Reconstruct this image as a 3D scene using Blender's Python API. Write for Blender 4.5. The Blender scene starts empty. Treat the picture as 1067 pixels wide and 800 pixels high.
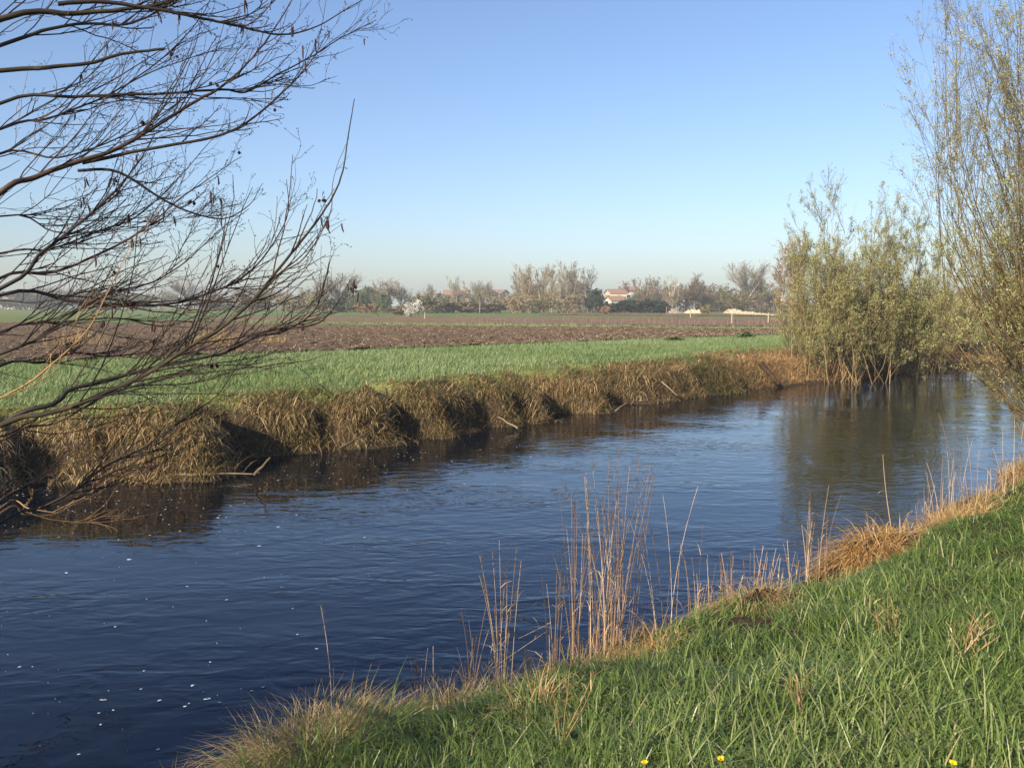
import bpy, math, numpy as np
from mathutils import Vector

rng = np.random.default_rng(7)
scene = bpy.context.scene
COL = scene.collection

# ------------------------------------------------------------------ camera
H = 2.5                      # eye height above the water (water is z = 0)
FPX, CX, CY, HOR = 950.0, 533.5, 400.0, 318.0
PITCH = math.atan((CY - HOR) / FPX)
cp, sp = math.cos(PITCH), math.sin(PITCH)
EYE = np.array([0.0, 0.0, H])

def ray(px, py):
    rx, ry = (px - CX) / FPX, -(py - CY) / FPX
    return np.array([rx, cp + ry * sp, -sp + ry * cp])

def pix(px, py, d):          # the place seen at that spot, d metres ahead
    r = ray(px, py)
    return EYE + r * (d / r[1])

def gp(px, py, z):           # the place seen there at height z
    r = ray(px, py)
    return EYE + r * ((z - H) / r[2])

def proj(P):
    P = np.asarray(P) - EYE
    f = P[..., 1] * cp - P[..., 2] * sp
    up = P[..., 1] * sp + P[..., 2] * cp
    f = np.where(f < 1e-3, 1e-3, f)
    return CX + FPX * P[..., 0] / f, CY - FPX * up / f

cam = bpy.data.cameras.new('camera')
cam.sensor_width = 36.0
cam.lens = 36.0 * FPX / 1067.0
cam.clip_start, cam.clip_end = 0.05, 9000
camo = bpy.data.objects.new('camera', cam)
camo.location = EYE
camo.rotation_euler = (math.pi / 2 - PITCH, 0, 0)
COL.objects.link(camo)
scene.camera = camo

# ------------------------------------------------------------------ light
SUN_FROM = np.array([-0.60, -0.80])
SUN_EL = math.radians(26)
az = math.atan2(SUN_FROM[0], SUN_FROM[1])
w = bpy.data.worlds.new('World'); scene.world = w; w.use_nodes = True
nt = w.node_tree; nt.nodes.clear()
sky = nt.nodes.new('ShaderNodeTexSky'); sky.sky_type = 'NISHITA'; sky.sun_disc = False
sky.sun_elevation = SUN_EL; sky.sun_rotation = az
sky.altitude = 0; sky.air_density = 1.0; sky.dust_density = 1.2; sky.ozone_density = 2.5
bg = nt.nodes.new('ShaderNodeBackground'); bg.inputs[1].default_value = 0.093
wo = nt.nodes.new('ShaderNodeOutputWorld')
tint = nt.nodes.new('ShaderNodeMix'); tint.data_type = 'RGBA'; tint.blend_type = 'MULTIPLY'; tint.inputs[0].default_value = 1.0
tint.inputs[7].default_value = (.94, .955, 1.07, 1)
nt.links.new(sky.outputs[0], tint.inputs[6]); nt.links.new(tint.outputs[2], bg.inputs[0]); nt.links.new(bg.outputs[0], wo.inputs[0])
sl = bpy.data.lights.new('sun', 'SUN'); sl.energy = 5.0; sl.angle = math.radians(0.5)
sl.color = (1.0, 0.87, 0.69)
so = bpy.data.objects.new('sun', sl); COL.objects.link(so)
n2 = SUN_FROM / np.linalg.norm(SUN_FROM)
sdir = Vector((n2[0] * math.cos(SUN_EL), n2[1] * math.cos(SUN_EL), math.sin(SUN_EL)))
so.rotation_euler = sdir.to_track_quat('Z', 'Y').to_euler()
so.location = (-20, -20, 30)

scene.view_settings.view_transform = 'Standard'
scene.view_settings.look = 'None'
scene.view_settings.exposure = 0.85
scene.view_settings.gamma = 1.0
scene.view_settings.use_curve_mapping = False
scene.cycles.use_denoising = True
scene.cycles.max_bounces = 8
scene.cycles.volume_bounces = 1
scene.cycles.transparent_max_bounces = 8

# ------------------------------------------------------------------ mesh helpers
def norm(a):
    return a / np.maximum(np.linalg.norm(a, axis=-1, keepdims=True), 1e-9)

def sn(x, y, scale, seed, octaves=4):   # smooth waves noise, about -1..1
    r = np.random.default_rng(seed)
    o = 0
    for k in range(octaves * 3):
        a = r.uniform(0, 2 * math.pi); f = scale * (1.75 ** (k // 3)); ph = r.uniform(0, 6.28)
        o = o + np.sin((x * math.cos(a) + y * math.sin(a)) * f + ph + 1.3 * np.sin((x * math.sin(a) - y * math.cos(a)) * f * .6 + ph * 2)) / (1.5 ** (k // 3))
    return o / 4.5

class Geo:
    """collects quads and triangles (triangles repeat no vertex) with a per-vertex rnd value"""
    def __init__(s): s.V, s.F, s.T, s.A, s.n = [], [], [], [], 0
    def add(s, V, F, rnd=None):
        V = np.asarray(V, float).reshape(-1, 3); F = np.asarray(F, int)
        if len(V) == 0: return s
        (s.F if F.shape[1] == 4 else s.T).append(F + s.n)
        s.V.append(V); s.n += len(V)
        s.A.append(np.full(len(V), .5) if rnd is None else np.broadcast_to(np.asarray(rnd, float), (len(V),)))
        return s
    def mesh(s, name, base=None, smooth=False):
        V = np.concatenate(s.V)
        if base is not None: V = V - np.asarray(base)
        me = bpy.data.meshes.new(name)
        idx, starts, k = [], [], 0
        for arr, c in ((s.F, 4), (s.T, 3)):
            if arr:
                a = np.concatenate(arr); idx.append(a.ravel()); starts.append(k + np.arange(len(a)) * c); k += a.size
        idx = np.concatenate(idx); starts = np.concatenate(starts)
        me.vertices.add(len(V)); me.vertices.foreach_set('co', V.astype(np.float32).ravel())
        me.loops.add(len(idx)); me.loops.foreach_set('vertex_index', idx.astype(np.int32))
        me.polygons.add(len(starts)); me.polygons.foreach_set('loop_start', starts.astype(np.int32))
        at = me.attributes.new('rnd', 'FLOAT', 'POINT'); at.data.foreach_set('value', np.concatenate(s.A).astype(np.float32))
        me.update(calc_edges=True)
        me.polygons.foreach_set('use_smooth', np.full(len(starts), smooth))
        return me

def tubes(P, R, sides=4, rnd=None, geo=None):
    """P (N,n,3) centre lines, R (N,n) radii"""
    geo = geo or Geo()
    P = np.asarray(P, float); R = np.asarray(R, float)
    if P.ndim == 2: P, R = P[None], R[None]
    N, n = P.shape[:2]
    if N == 0: return geo
    T = norm(np.gradient(P, axis=1))
    m = norm(T.mean(1))
    ref = np.where(np.abs(m[:, 2:3]) < .8, np.array([[0, 0, 1.]]), np.array([[1., 0, 0]]))
    X = norm(np.cross(T, ref[:, None, :])); Y = np.cross(T, X)
    a = np.arange(sides) * 2 * math.pi / sides
    V = P[:, :, None] + R[:, :, None, None] * (X[:, :, None] * np.cos(a)[:, None] + Y[:, :, None] * np.sin(a)[:, None])
    b = (np.arange(N) * n * sides)[:, None, None] + (np.arange(n - 1) * sides)[None, :, None]
    j = np.arange(sides)[None, None, :]; j2 = (j + 1) % sides
    F = np.stack([b + j, b + j2, b + sides + j2, b + sides + j], -1).reshape(-1, 4)
    if rnd is None: rr = rng.random(N)
    else: rr = np.broadcast_to(rnd, (N,))
    geo.add(V, F, np.repeat(rr, n * sides))
    return geo

def blades(B, D, L, W, bend, rnd=None, geo=None, droop=1.0, rows=4):
    """grass blades: B bases, D start directions, L length, W width, bend = how far the tip falls over"""
    geo = geo or Geo()
    N = len(B)
    if N == 0: return geo
    D = norm(D)
    hd = D.copy(); hd[:, 2] = 0; hd = norm(hd + 1e-4 * rng.normal(size=hd.shape) * [1, 1, 0])
    side = np.stack([-hd[:, 1], hd[:, 0], np.zeros(N)], 1)
    tw = rng.uniform(-.9, .9, N)[:, None]
    side = norm(side * np.cos(tw) + hd * np.sin(tw))
    ts = np.linspace(0, 1, rows); ws = np.array([1, .95, .7, .06]) if rows == 4 else np.linspace(1, .1, rows)
    pos = np.array(B, float); d = D.copy(); V = np.zeros((N, rows, 2, 3))
    for k in range(rows):
        if k:
            d = norm(d + (hd * .55 - np.array([0, 0, droop])) * (np.asarray(bend)[:, None] * (ts[k] - ts[k - 1]) * (.4 + 1.4 * ts[k])))
            pos = pos + d * (np.asarray(L)[:, None] * (ts[k] - ts[k - 1]))
        V[:, k, 0] = pos - side * (np.asarray(W)[:, None] * ws[k] / 2)
        V[:, k, 1] = pos + side * (np.asarray(W)[:, None] * ws[k] / 2)
    b = (np.arange(N) * rows * 2)[:, None] + (np.arange(rows - 1) * 2)[None]
    F = np.stack([b, b + 1, b + 3, b + 2], -1).reshape(-1, 4)
    rr = rng.random(N) if rnd is None else rnd
    geo.add(V, F, np.repeat(rr, rows * 2))
    return geo

def leaves(Cn, D, L, W, rnd=None, geo=None):
    """small diamond leaves folded a little along the middle"""
    geo = geo or Geo()
    N = len(Cn)
    if N == 0: return geo
    D = norm(D); s = norm(np.cross(D, rng.normal(size=(N, 3)))); up = np.cross(D, s)
    L = np.broadcast_to(L, (N,))[:, None]; W = np.broadcast_to(W, (N,))[:, None]
    V = np.stack([Cn, Cn + D * L * .45 + s * W * .5 + up * W * .12, Cn + D * L, Cn + D * L * .45 - s * W * .5 + up * W * .12], 1)
    F = np.arange(N * 4).reshape(N, 4)
    geo.add(V, F, np.repeat(rng.random(N) if rnd is None else rnd, 4))
    return geo

def grow(S, D, L, n, up=0.0, noise=.1, gravity=None):
    S = np.asarray(S, float); D = norm(np.asarray(D, float)); L = np.broadcast_to(L, (len(S),))
    P = np.zeros((len(S), n, 3)); P[:, 0] = S; d = D
    for k in range(1, n):
        d = norm(d + np.array([0, 0, 1]) * (up / n) + rng.normal(size=d.shape) * noise)
        P[:, k] = P[:, k - 1] + d * (L / (n - 1))[:, None]
    return P

def sprout(P, R, count, t0, t1, ang, lo, hi, rfac=.6, along=0.5):
    """child starts on the lines P: returns start, direction, length, radius"""
    N, n = P.shape[:2]
    seg = np.linalg.norm(np.diff(P, axis=1), axis=2).sum(1)
    pr = seg / seg.sum()
    i = rng.choice(N, count, p=pr); t = rng.uniform(t0, t1, count) * (n - 1)
    k = np.minimum(t.astype(int), n - 2); f = (t - k)[:, None]
    S = P[i, k] * (1 - f) + P[i, k + 1] * f
    T = norm(P[i, k + 1] - P[i, k])
    rad = (R[i, k] * (1 - f[:, 0]) + R[i, k + 1] * f[:, 0]) * rfac
    q = norm(np.cross(T, rng.normal(size=(count, 3))))
    a = rng.uniform(*ang, count)[:, None]
    D = T * np.cos(a) + q * np.sin(a)
    L = rng.uniform(lo, hi, count) * seg[i] * (1 - along * t / (n - 1))
    return S, D, L, rad

def taper(r0, n, tip=.25, pw=1.0):
    r0 = np.asarray(r0)
    return r0[:, None] * (1 - (1 - tip) * np.linspace(0, 1, n)[None] ** pw)

def spline(pts, per=5):
    pts = np.asarray(pts, float); p = np.vstack([2 * pts[0] - pts[1], pts, 2 * pts[-1] - pts[-2]])
    out = []
    for i in range(1, len(p) - 2):
        for t in np.arange(per) / per:
            a, b, c, d = p[i - 1], p[i], p[i + 1], p[i + 2]
            out.append(.5 * (2 * b + (c - a) * t + (2 * a - 5 * b + 4 * c - d) * t * t + (3 * b - a - 3 * c + d) * t ** 3))
    out.append(pts[-1])
    return np.array(out)

def box_geo(geo, c, s, rot=0.0):
    x, y, z = np.array(s) / 2.0
    V = np.array([[-x, -y, -z], [x, -y, -z], [x, y, -z], [-x, y, -z], [-x, -y, z], [x, -y, z], [x, y, z], [-x, y, z]])
    ca, sa = math.cos(rot), math.sin(rot)
    V = np.stack([V[:, 0] * ca - V[:, 1] * sa, V[:, 0] * sa + V[:, 1] * ca, V[:, 2]], 1) + np.array(c)
    geo.add(V, [[0, 3, 2, 1], [4, 5, 6, 7], [0, 1, 5, 4], [1, 2, 6, 5], [2, 3, 7, 6], [3, 0, 4, 7]])
    return geo

# ------------------------------------------------------------------ object helpers
def tag(o, label=None, cat=None, group=None, kind=None):
    if label: o['label'] = label
    if cat: o['category'] = cat
    if group: o['group'] = group
    if kind: o['kind'] = kind
    return o

def thing(name, label, cat, loc, group=None, rotz=0.0, scale=None):
    o = bpy.data.objects.new(name, None); o.empty_display_size = .2
    COL.objects.link(o); o.location = loc; o.rotation_euler = (0, 0, rotz)
    if scale is not None: o.scale = scale
    return tag(o, label, cat, group)

def obj(name, me, mat=None, parent=None, loc=None):
    if isinstance(me, Geo): me = me.mesh(name)
    if mat is not None and not me.materials: me.materials.append(mat)
    o = bpy.data.objects.new(name, me); COL.objects.link(o)
    if parent: o.parent = parent
    if loc is not None: o.location = loc
    return o

def part(name, geo, mat, parent, base, smooth=False):
    return obj(name, geo.mesh(name, base, smooth), mat, parent)

# ------------------------------------------------------------------ materials
def mat(name, rough=.8, spec=.3):
    m = bpy.data.materials.new(name); m.use_nodes = True
    b = m.node_tree.nodes['Principled BSDF']
    b.inputs['Roughness'].default_value = rough
    b.inputs['Specular IOR Level'].default_value = spec
    return m, m.node_tree, b

def ramp_node(t, stops):
    r = t.nodes.new('ShaderNodeValToRGB'); e = r.color_ramp.elements
    while len(e) < len(stops): e.new(.5)
    for k, (p, c) in enumerate(stops): e[k].position = p; e[k].color = (*c, 1)
    return r

def noise_node(t, scale, detail=6, rough=.6, vec=None):
    n = t.nodes.new('ShaderNodeTexNoise'); n.inputs['Scale'].default_value = scale
    n.inputs['Detail'].default_value = detail; n.inputs['Roughness'].default_value = rough
    if vec is None:
        g = t.nodes.new('ShaderNodeNewGeometry'); t.links.new(g.outputs['Position'], n.inputs['Vector'])
    else: t.links.new(vec, n.inputs['Vector'])
    return n

def bump_node(t, h, strength, dist, b):
    bn = t.nodes.new('ShaderNodeBump'); bn.inputs['Strength'].default_value = strength
    bn.inputs['Distance'].default_value = dist
    t.links.new(h, bn.inputs['Height']); t.links.new(bn.outputs[0], b.inputs['Normal'])
    return bn

def blade_mat(name, stops, rough=.5, spec=.35, transl=.3):
    """plants: each blade or leaf has its own shade along the ramp, light passes through"""
    m, t, b = mat(name, rough, spec)
    a = t.nodes.new('ShaderNodeAttribute'); a.attribute_name = 'rnd'
    r = ramp_node(t, stops); t.links.new(a.outputs['Fac'], r.inputs[0])
    t.links.new(r.outputs[0], b.inputs['Base Color'])
    if transl:
        tr = t.nodes.new('ShaderNodeBsdfTranslucent'); t.links.new(r.outputs[0], tr.inputs[0])
        mx = t.nodes.new('ShaderNodeMixShader'); mx.inputs[0].default_value = transl
        out = t.nodes['Material Output']
        t.links.new(b.outputs[0], mx.inputs[1]); t.links.new(tr.outputs[0], mx.inputs[2]); t.links.new(mx.outputs[0], out.inputs[0])
    return m

def noise_mat(name, stops, scale, rough=.9, spec=.15, bump=0, bdist=.05, detail=8, bscale=None):
    m, t, b = mat(name, rough, spec)
    n = noise_node(t, scale, detail)
    r = ramp_node(t, stops); t.links.new(n.outputs['Fac'], r.inputs[0]); t.links.new(r.outputs[0], b.inputs['Base Color'])
    if bump:
        n2_ = noise_node(t, bscale or scale * 3, detail)
        bump_node(t, n2_.outputs['Fac'], bump, bdist, b)
    return m

M = {}
M['grass'] = blade_mat('meadow_grass', [(0, (.048, .085, .015)), (.35, (.110, .170, .034)), (.7, (.20, .27, .070)), (.9, (.32, .37, .15)), (1, (.40, .34, .16))], .38, .4, .42)
M['far_grass'] = blade_mat('dewy_grass', [(0, (.12, .19, .06)), (.45, (.205, .275, .11)), (.85, (.30, .35, .17)), (1, (.40, .38, .21))], .6, .3, .3)
M['dry'] = blade_mat('dead_grass', [(0, (.17, .10, .04)), (.4, (.32, .21, .09)), (.8, (.46, .33, .16)), (1, (.58, .46, .27))], .6, .25, .25)
M['bank_dry'] = blade_mat('bank_grass', [(0, (.05, .065, .02)), (.25, (.12, .115, .045)), (.45, (.19, .125, .055)), (.75, (.35, .24, .11)), (1, (.54, .41, .22))], .65, .2, .2)
M['rusty'] = blade_mat('rusty_bank_litter', [(0, (.16, .09, .035)), (.5, (.33, .20, .085)), (1, (.50, .34, .17))], .65, .2, .2)
M['sedge'] = blade_mat('dead_sedge', [(0, (.20, .10, .03)), (.5, (.42, .24, .08)), (1, (.60, .42, .19))], .55, .3, .25)
M['reed'] = blade_mat('reed_straw', [(0, (.13, .08, .045)), (.5, (.34, .22, .12)), (1, (.60, .45, .29))], .55, .3, .1)
M['reed_head'] = blade_mat('reed_plume', [(0, (.06, .04, .03)), (1, (.16, .11, .08))], .8, .1, .1)
M['alder'] = noise_mat('alder_bark', [(.3, (.020, .016, .012)), (.55, (.045, .037, .024)), (.75, (.10, .082, .042))], 9, .85, .2, .5, .004)
M['twig'] = blade_mat('alder_twig', [(0, (.012, .009, .008)), (.7, (.028, .019, .015)), (1, (.085, .042, .027))], .6, .3, 0)
M['orange_twig'] = blade_mat('tan_twig', [(0, (.20, .11, .045)), (1, (.30, .18, .08))], .6, .3, 0)
M['old_stick'] = blade_mat('weathered_stick', [(0, (.10, .075, .05)), (1, (.24, .19, .13))], .8, .1, 0)
M['catkin'] = noise_mat('catkin_scales', [(.3, (.025, .013, .011)), (.7, (.07, .032, .025))], 300, .8, .2)
M['cone'] = noise_mat('cone_scales', [(.3, (.012, .009, .007)), (.7, (.03, .022, .017))], 300, .8, .2)
M['willow_bark'] = blade_mat('willow_bark', [(0, (.05, .038, .022)), (.6, (.10, .072, .036)), (1, (.17, .12, .058))], .8, .2, 0)
M['willow_stem'] = blade_mat('willow_stem', [(0, (.15, .10, .05)), (.6, (.23, .16, .08)), (1, (.32, .24, .12))], .8, .2, 0)
M['willow_leaf'] = blade_mat('young_willow_leaf', [(0, (.17, .18, .055)), (.5, (.34, .335, .12)), (1, (.54, .50, .26))], .5, .35, .35)
M['soil'] = noise_mat('bank_soil', [(.3, (.028, .019, .012)), (.7, (.075, .05, .03))], 6, .95, .1, .8, .05)

# ------------------------------------------------------------------ terrain: u runs along the river, v across it
UD = np.array([.69, .724]); UD /= np.linalg.norm(UD); VD = np.array([-UD[1], UD[0]])
def to_uv(x, y): return x * UD[0] + y * UD[1], x * VD[0] + y * VD[1]
def to_xy(u, v): return u * UD[0] + v * VD[0], u * UD[1] + v * VD[1]
def smooth(a, b, x):
    t = np.clip((x - a) / (b - a), 0, 1); return t * t * (3 - 2 * t)

FAR_LINE = [(-120, 540), (0, 512), (60, 504), (150, 502), (215, 500), (262, 490), (330, 474), (380, 467), (447, 458), (492, 449), (566, 440),
            (599, 434), (661, 427), (712, 414), (769, 409), (839, 400), (898, 395), (960, 386), (1040, 376)]
fl = np.array([to_uv(*gp(a, b, 0)[:2]) for a, b in FAR_LINE])
NEAR_LINE = [(-30, 5.2), (-1, 5.2), (.15, 5.1), (.6, 4.5), (1.2, 3.95), (2.0, 4.05), (3.0, 3.95), (4.6, 3.75), (6, 3.65), (8, 3.5), (9.5, 3.55), (11.5, 3.5), (14, 3.6), (17, 3.9), (20, 3.5), (30, 3.2), (60, 3.0)]
nl = np.array(NEAR_LINE)
# hollows eaten into the far bank: photo column, depth, half width
NOTCH = [(30, .35, .5), (262, 1.2, .9), (352, .25, .25), (428, .6, .4), (505, .3, .35), (582, 1.4, .85), (650, 1.5, .95), (778, .8, .6), (800, .5, .5), (120, .2, .3), (545, .25, .3), (470, .25, .3)]
NU = [(np.interp(p, [a for a, b in FAR_LINE], fl[:, 0]), d * 1.15, h * 1.05) for p, d, h in NOTCH]

def v_far(u):
    v = np.interp(u, fl[:, 0], fl[:, 1])
    v = v + .17 * sn(u, u * 0, 1.6, 3, 4) + .09 * sn(u, u * 0, 5.5, 13, 3)
    for c, d, h in NU:
        x = (u - c) / h
        v = v + d * np.where(x < 0, np.exp(-(x * 3.2) ** 4), np.exp(-(np.abs(x) * .8) ** 2))
    return v
def v_near(u): return np.interp(u, nl[:, 0], nl[:, 1]) + .17 * sn(u, u * 0, 2.2, 5, 3)

def height(u, v):
    u = np.asarray(u, float); v = np.asarray(v, float)
    wf = v - v_far(u)
    bw = .45 + .9 * smooth(22, 28, u)                     # the bank leans back more beyond the bend
    far = -.7 + .75 * smooth(-1.0, 0, wf) + .62 * smooth(0, bw * .8, wf) + .33 * smooth(bw * .5, bw * 2.4, wf)
    far = far + smooth(0, .3, wf) * (1 - smooth(3, 6, wf)) * .05 * sn(u, v, 2.2, 8, 4)
    wn = v_near(u) - v
    near = -.7 + .75 * smooth(-1.0, 0, wn) + .38 * smooth(0, .9, wn) + .50 * smooth(.4, 3.1, wn)
    near = near + smooth(0, .5, wn) * (.045 * sn(u, v, 1.5, 9, 4) + .035 * sn(u, v, 3.4, 19, 2))
    mid = 8.4
    return np.where(v > mid, far, near) + np.where(v > mid, smooth(17, 19, v) * .0, 0)

def ground_at(x, y):
    u, v = to_uv(x, y); return height(u, v)

def axis(lo, hi, step, far, g=1.22):
    a = list(np.arange(lo, hi, step)); s = step; x = a[-1]
    while x < far: s *= g; x += s; a.append(x)
    s = step; x = a[0]; b = []
    while x > -far: s *= g; x -= s; b.append(x)
    return np.array(b[::-1] + a)

ua, va = axis(-10, 56, .14, 2200), axis(-1, 17, .085, 2200)
U, Vv = np.meshgrid(ua, va, indexing='ij')
Z = height(U, Vv)
X, Y = to_xy(U, Vv)
nu, nv = U.shape
ii = (np.arange(nu - 1)[:, None] * nv + np.arange(nv - 1)[None]).ravel()
g = Geo().add(np.stack([X, Y, Z], -1).reshape(-1, 3), np.stack([ii, ii + nv, ii + nv + 1, ii + 1], 1))
m, t, b = mat('turf_and_soil', .95, .1)
n1 = noise_node(t, .35, 8); n3 = noise_node(t, 14, 6)
r1 = ramp_node(t, [(.3, (.075, .11, .028)), (.5, (.13, .17, .05)), (.7, (.19, .18, .07))])
t.links.new(n1.outputs['Fac'], r1.inputs[0])
geom = t.nodes.new('ShaderNodeNewGeometry'); sep = t.nodes.new('ShaderNodeSeparateXYZ'); t.links.new(geom.outputs['Position'], sep.inputs[0])
mp = t.nodes.new('ShaderNodeMapRange'); mp.inputs[1].default_value = .66; mp.inputs[2].default_value = .90
t.links.new(sep.outputs['Z'], mp.inputs[0])
r2 = ramp_node(t, [(.3, (.030, .021, .013)), (.55, (.065, .045, .026)), (.75, (.11, .08, .045))]); t.links.new(n3.outputs['Fac'], r2.inputs[0])
mix = t.nodes.new('ShaderNodeMix'); mix.data_type = 'RGBA'
t.links.new(mp.outputs[0], mix.inputs[0]); t.links.new(r2.outputs[0], mix.inputs[6]); t.links.new(r1.outputs[0], mix.inputs[7])
t.links.new(mix.outputs[2], b.inputs['Base Color'])
bump_node(t, n3.outputs['Fac'], .8, .06, b)
tag(obj('ground', g.mesh('ground', smooth=True), m), kind='structure')

# ------------------------------------------------------------------ water
wu = np.array([-2200, -200, -30, 0, 20, 60, 300, 2200.]); wv = np.array([.5, 8, 16.5])
A, B_ = np.meshgrid(wu, wv, indexing='ij'); x, y = to_xy(A, B_)
k = (np.arange(len(wu) - 1)[:, None] * 3 + np.arange(2)[None]).ravel()
g = Geo().add(np.stack([x, y, x * 0], -1).reshape(-1, 3), np.stack([k, k + 3, k + 4, k + 1], 1))
m, t, b = mat('river_water', .02, .5)
b.inputs['IOR'].default_value = 1.333; b.inputs['Specular Tint'].default_value = (.20, .42, 1.0, 1)
b.inputs['Base Color'].default_value = (.0025, .005, .0095, 1)
geo_n = t.nodes.new('ShaderNodeNewGeometry')
mpn = t.nodes.new('ShaderNodeMapping'); mpn.inputs['Rotation'].default_value = (0, 0, -math.atan2(UD[1], UD[0]) + .35); mpn.inputs['Scale'].default_value = (1.0, 1.9, 1)
t.links.new(geo_n.outputs['Position'], mpn.inputs['Vector'])
wa = noise_node(t, 3.0, 1.5, .4, mpn.outputs[0]); wa.inputs['Distortion'].default_value = .6
wb = noise_node(t, 9.0, 1.5, .45, mpn.outputs[0]); wb.inputs['Distortion'].default_value = .5
wc = noise_node(t, .38, 2, .5, mpn.outputs[0])
amp = t.nodes.new('ShaderNodeMapRange'); amp.inputs[1].default_value = .35; amp.inputs[2].default_value = .65; amp.inputs[3].default_value = .25; amp.inputs[4].default_value = 1.0
t.links.new(wc.outputs['Fac'], amp.inputs[0])
m1 = t.nodes.new('ShaderNodeMath'); m1.operation = 'MULTIPLY'; t.links.new(wb.outputs['Fac'], m1.inputs[0]); t.links.new(amp.outputs[0], m1.inputs[1])
m2 = t.nodes.new('ShaderNodeMath'); m2.operation = 'MULTIPLY_ADD'; m2.inputs[1].default_value = .34
t.links.new(m1.outputs[0], m2.inputs[0]); t.links.new(wa.outputs['Fac'], m2.inputs[2])
m3 = t.nodes.new('ShaderNodeMath'); m3.operation = 'MULTIPLY'; t.links.new(m2.outputs[0], m3.inputs[0]); t.links.new(amp.outputs[0], m3.inputs[1])
bump_node(t, m3.outputs[0], 1.0, .0125, b)
tag(obj('water', g, m), kind='structure')

# foam drifting on the water
g = Geo()
def fleck(cx, cy, r, ring=False):
    r = r * .48; n = 9; a = np.arange(n) * 2 * math.pi / n; rr = r * rng.uniform(.55, 1.15, n); e = rng.uniform(.5, .9)
    rot = rng.uniform(0, 3.14)
    ox, oy = rr * np.cos(a), rr * e * np.sin(a)
    px_, py_ = ox * math.cos(rot) - oy * math.sin(rot), ox * math.sin(rot) + oy * math.cos(rot)
    top = np.stack([cx + px_, cy + py_, np.full(n, .004)], 1); f = .55 if ring else .3
    inn = np.stack([cx + px_ * f, cy + py_ * f, np.full(n, .005 if ring else .006)], 1)
    b0 = np.arange(n); b1 = (b0 + 1) % n
    g.add(np.vstack([top, inn]), np.stack([b0, b1, b1 + n, b0 + n], 1))
    if not ring: g.add(np.vstack([inn, [[cx, cy, .0065]]]), np.stack([b0, b1, np.full(n, n)], 1))
for a, b_, r in [(166, 730, .035), (216, 728, .05), (108, 729, .05), (229, 732, .035), (197, 733, .02), (193, 736, .03), (262, 720, .03), (274, 716, .03), (201, 714, .03), (105, 755, .025),
                 (82, 786, .02), (165, 781, .03), (103, 743, .02), (118, 740, .02), (219, 690, .03), (310, 661, .03), (330, 676, .025), (305, 634, .03), (135, 583, .06), (69, 597, .06),
                 (270, 569, .05), (20, 695, .03), (290, 549, .06), (380, 560, .04), (200, 715, .02), (147, 718, .02), (150, 699, .02), (120, 653, .03), (195, 611, .03), (236, 625, .025)]:
    p = gp(a, b_, 0); fleck(p[0], p[1], r, r >= .045 and b_ > 700)
for _ in range(220):
    px_ = rng.uniform(-60, 560); lo = np.interp(px_, [a for a, b in FAR_LINE], [b for a, b in FAR_LINE]) + 3
    p = gp(px_, lo + abs(rng.normal(0, 24)) + 1, 0); fleck(p[0], p[1], rng.uniform(.010, .034) * (1 if rng.random() < .9 else 1.8))
for _ in range(60):
    p = gp(rng.uniform(0, 420), rng.uniform(540, 800), 0); fleck(p[0], p[1], rng.uniform(.004, .014))
m, t, b = mat('river_foam', .7, .3); b.inputs['Base Color'].default_value = (.46, .48, .50, 1)
tag(obj('foam', g, m), kind='stuff')

# ------------------------------------------------------------------ fields
def sheet(name, quad, z, mtl, nx=1, ny=1, rough=0, seed=1):
    q = np.array(quad, float); s, tt = np.meshgrid(np.linspace(0, 1, nx + 1), np.linspace(0, 1, ny + 1), indexing='ij')
    P = (q[0] * (1 - s[..., None]) + q[1] * s[..., None]) * (1 - tt[..., None]) + (q[3] * (1 - s[..., None]) + q[2] * s[..., None]) * tt[..., None]
    zz = np.full(s.shape, z)
    if rough:
        r = np.random.default_rng(seed)
        zz = zz + rough * (np.abs(sn(P[..., 0], P[..., 1], 2.6, seed, 3)) + .7 * r.random(s.shape))
        P = P + r.normal(size=P.shape) * .08
    k = (np.arange(nx)[:, None] * (ny + 1) + np.arange(ny)[None]).ravel()
    g = Geo().add(np.concatenate([P, zz[..., None]], -1).reshape(-1, 3), np.stack([k, k + ny + 1, k + ny + 2, k + 1], 1))
    return tag(obj(name, g, mtl), kind='structure')
def dpx(px, d): return ((px - CX) / FPX * d * 1.0, d)

M['plough'] = noise_mat('ploughed_earth', [(.25, (.062, .039, .024)), (.5, (.125, .083, .050)), (.66, (.17, .12, .074)), (.8, (.26, .195, .13))], 3.2, .95, .1, .9, .12, 10, 5)
M['vine_soil'] = noise_mat('reddish_earth', [(.3, (.13, .078, .048)), (.6, (.21, .14, .09)), (.8, (.22, .20, .10))], .6, .95, .1, .5, .1)
M['meadow'] = noise_mat('green_crop', [(.3, (.06, .115, .032)), (.7, (.12, .18, .06))], .25, .9, .1, .5, .1)
NB0, NB1 = np.array([-11.4, 25.0]), np.array([15.3, 47.5])
dirn = (NB1 - NB0) / np.linalg.norm(NB1 - NB0)
sheet('ploughed_field', [NB0 - dirn * 38, NB1 + dirn * 14, (36, 50), (-75, 88)], 1.01, M['plough'], 420, 170, .085, 4)
sheet('vineyard_plot', [dpx(150, 84), dpx(1000, 59), dpx(960, 100), dpx(250, 118)], 1.02, M['vine_soil'], 160, 60, .05, 5)
sheet('far_meadow', [dpx(60, 92), dpx(330, 80), dpx(390, 128), dpx(250, 150)], 1.012, M['meadow'])
sheet('far_ploughed_field', [dpx(560, 142), dpx(900, 118), dpx(880, 165), dpx(600, 185)], 1.03, M['vine_soil'], 60, 20, .05, 6)

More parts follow.
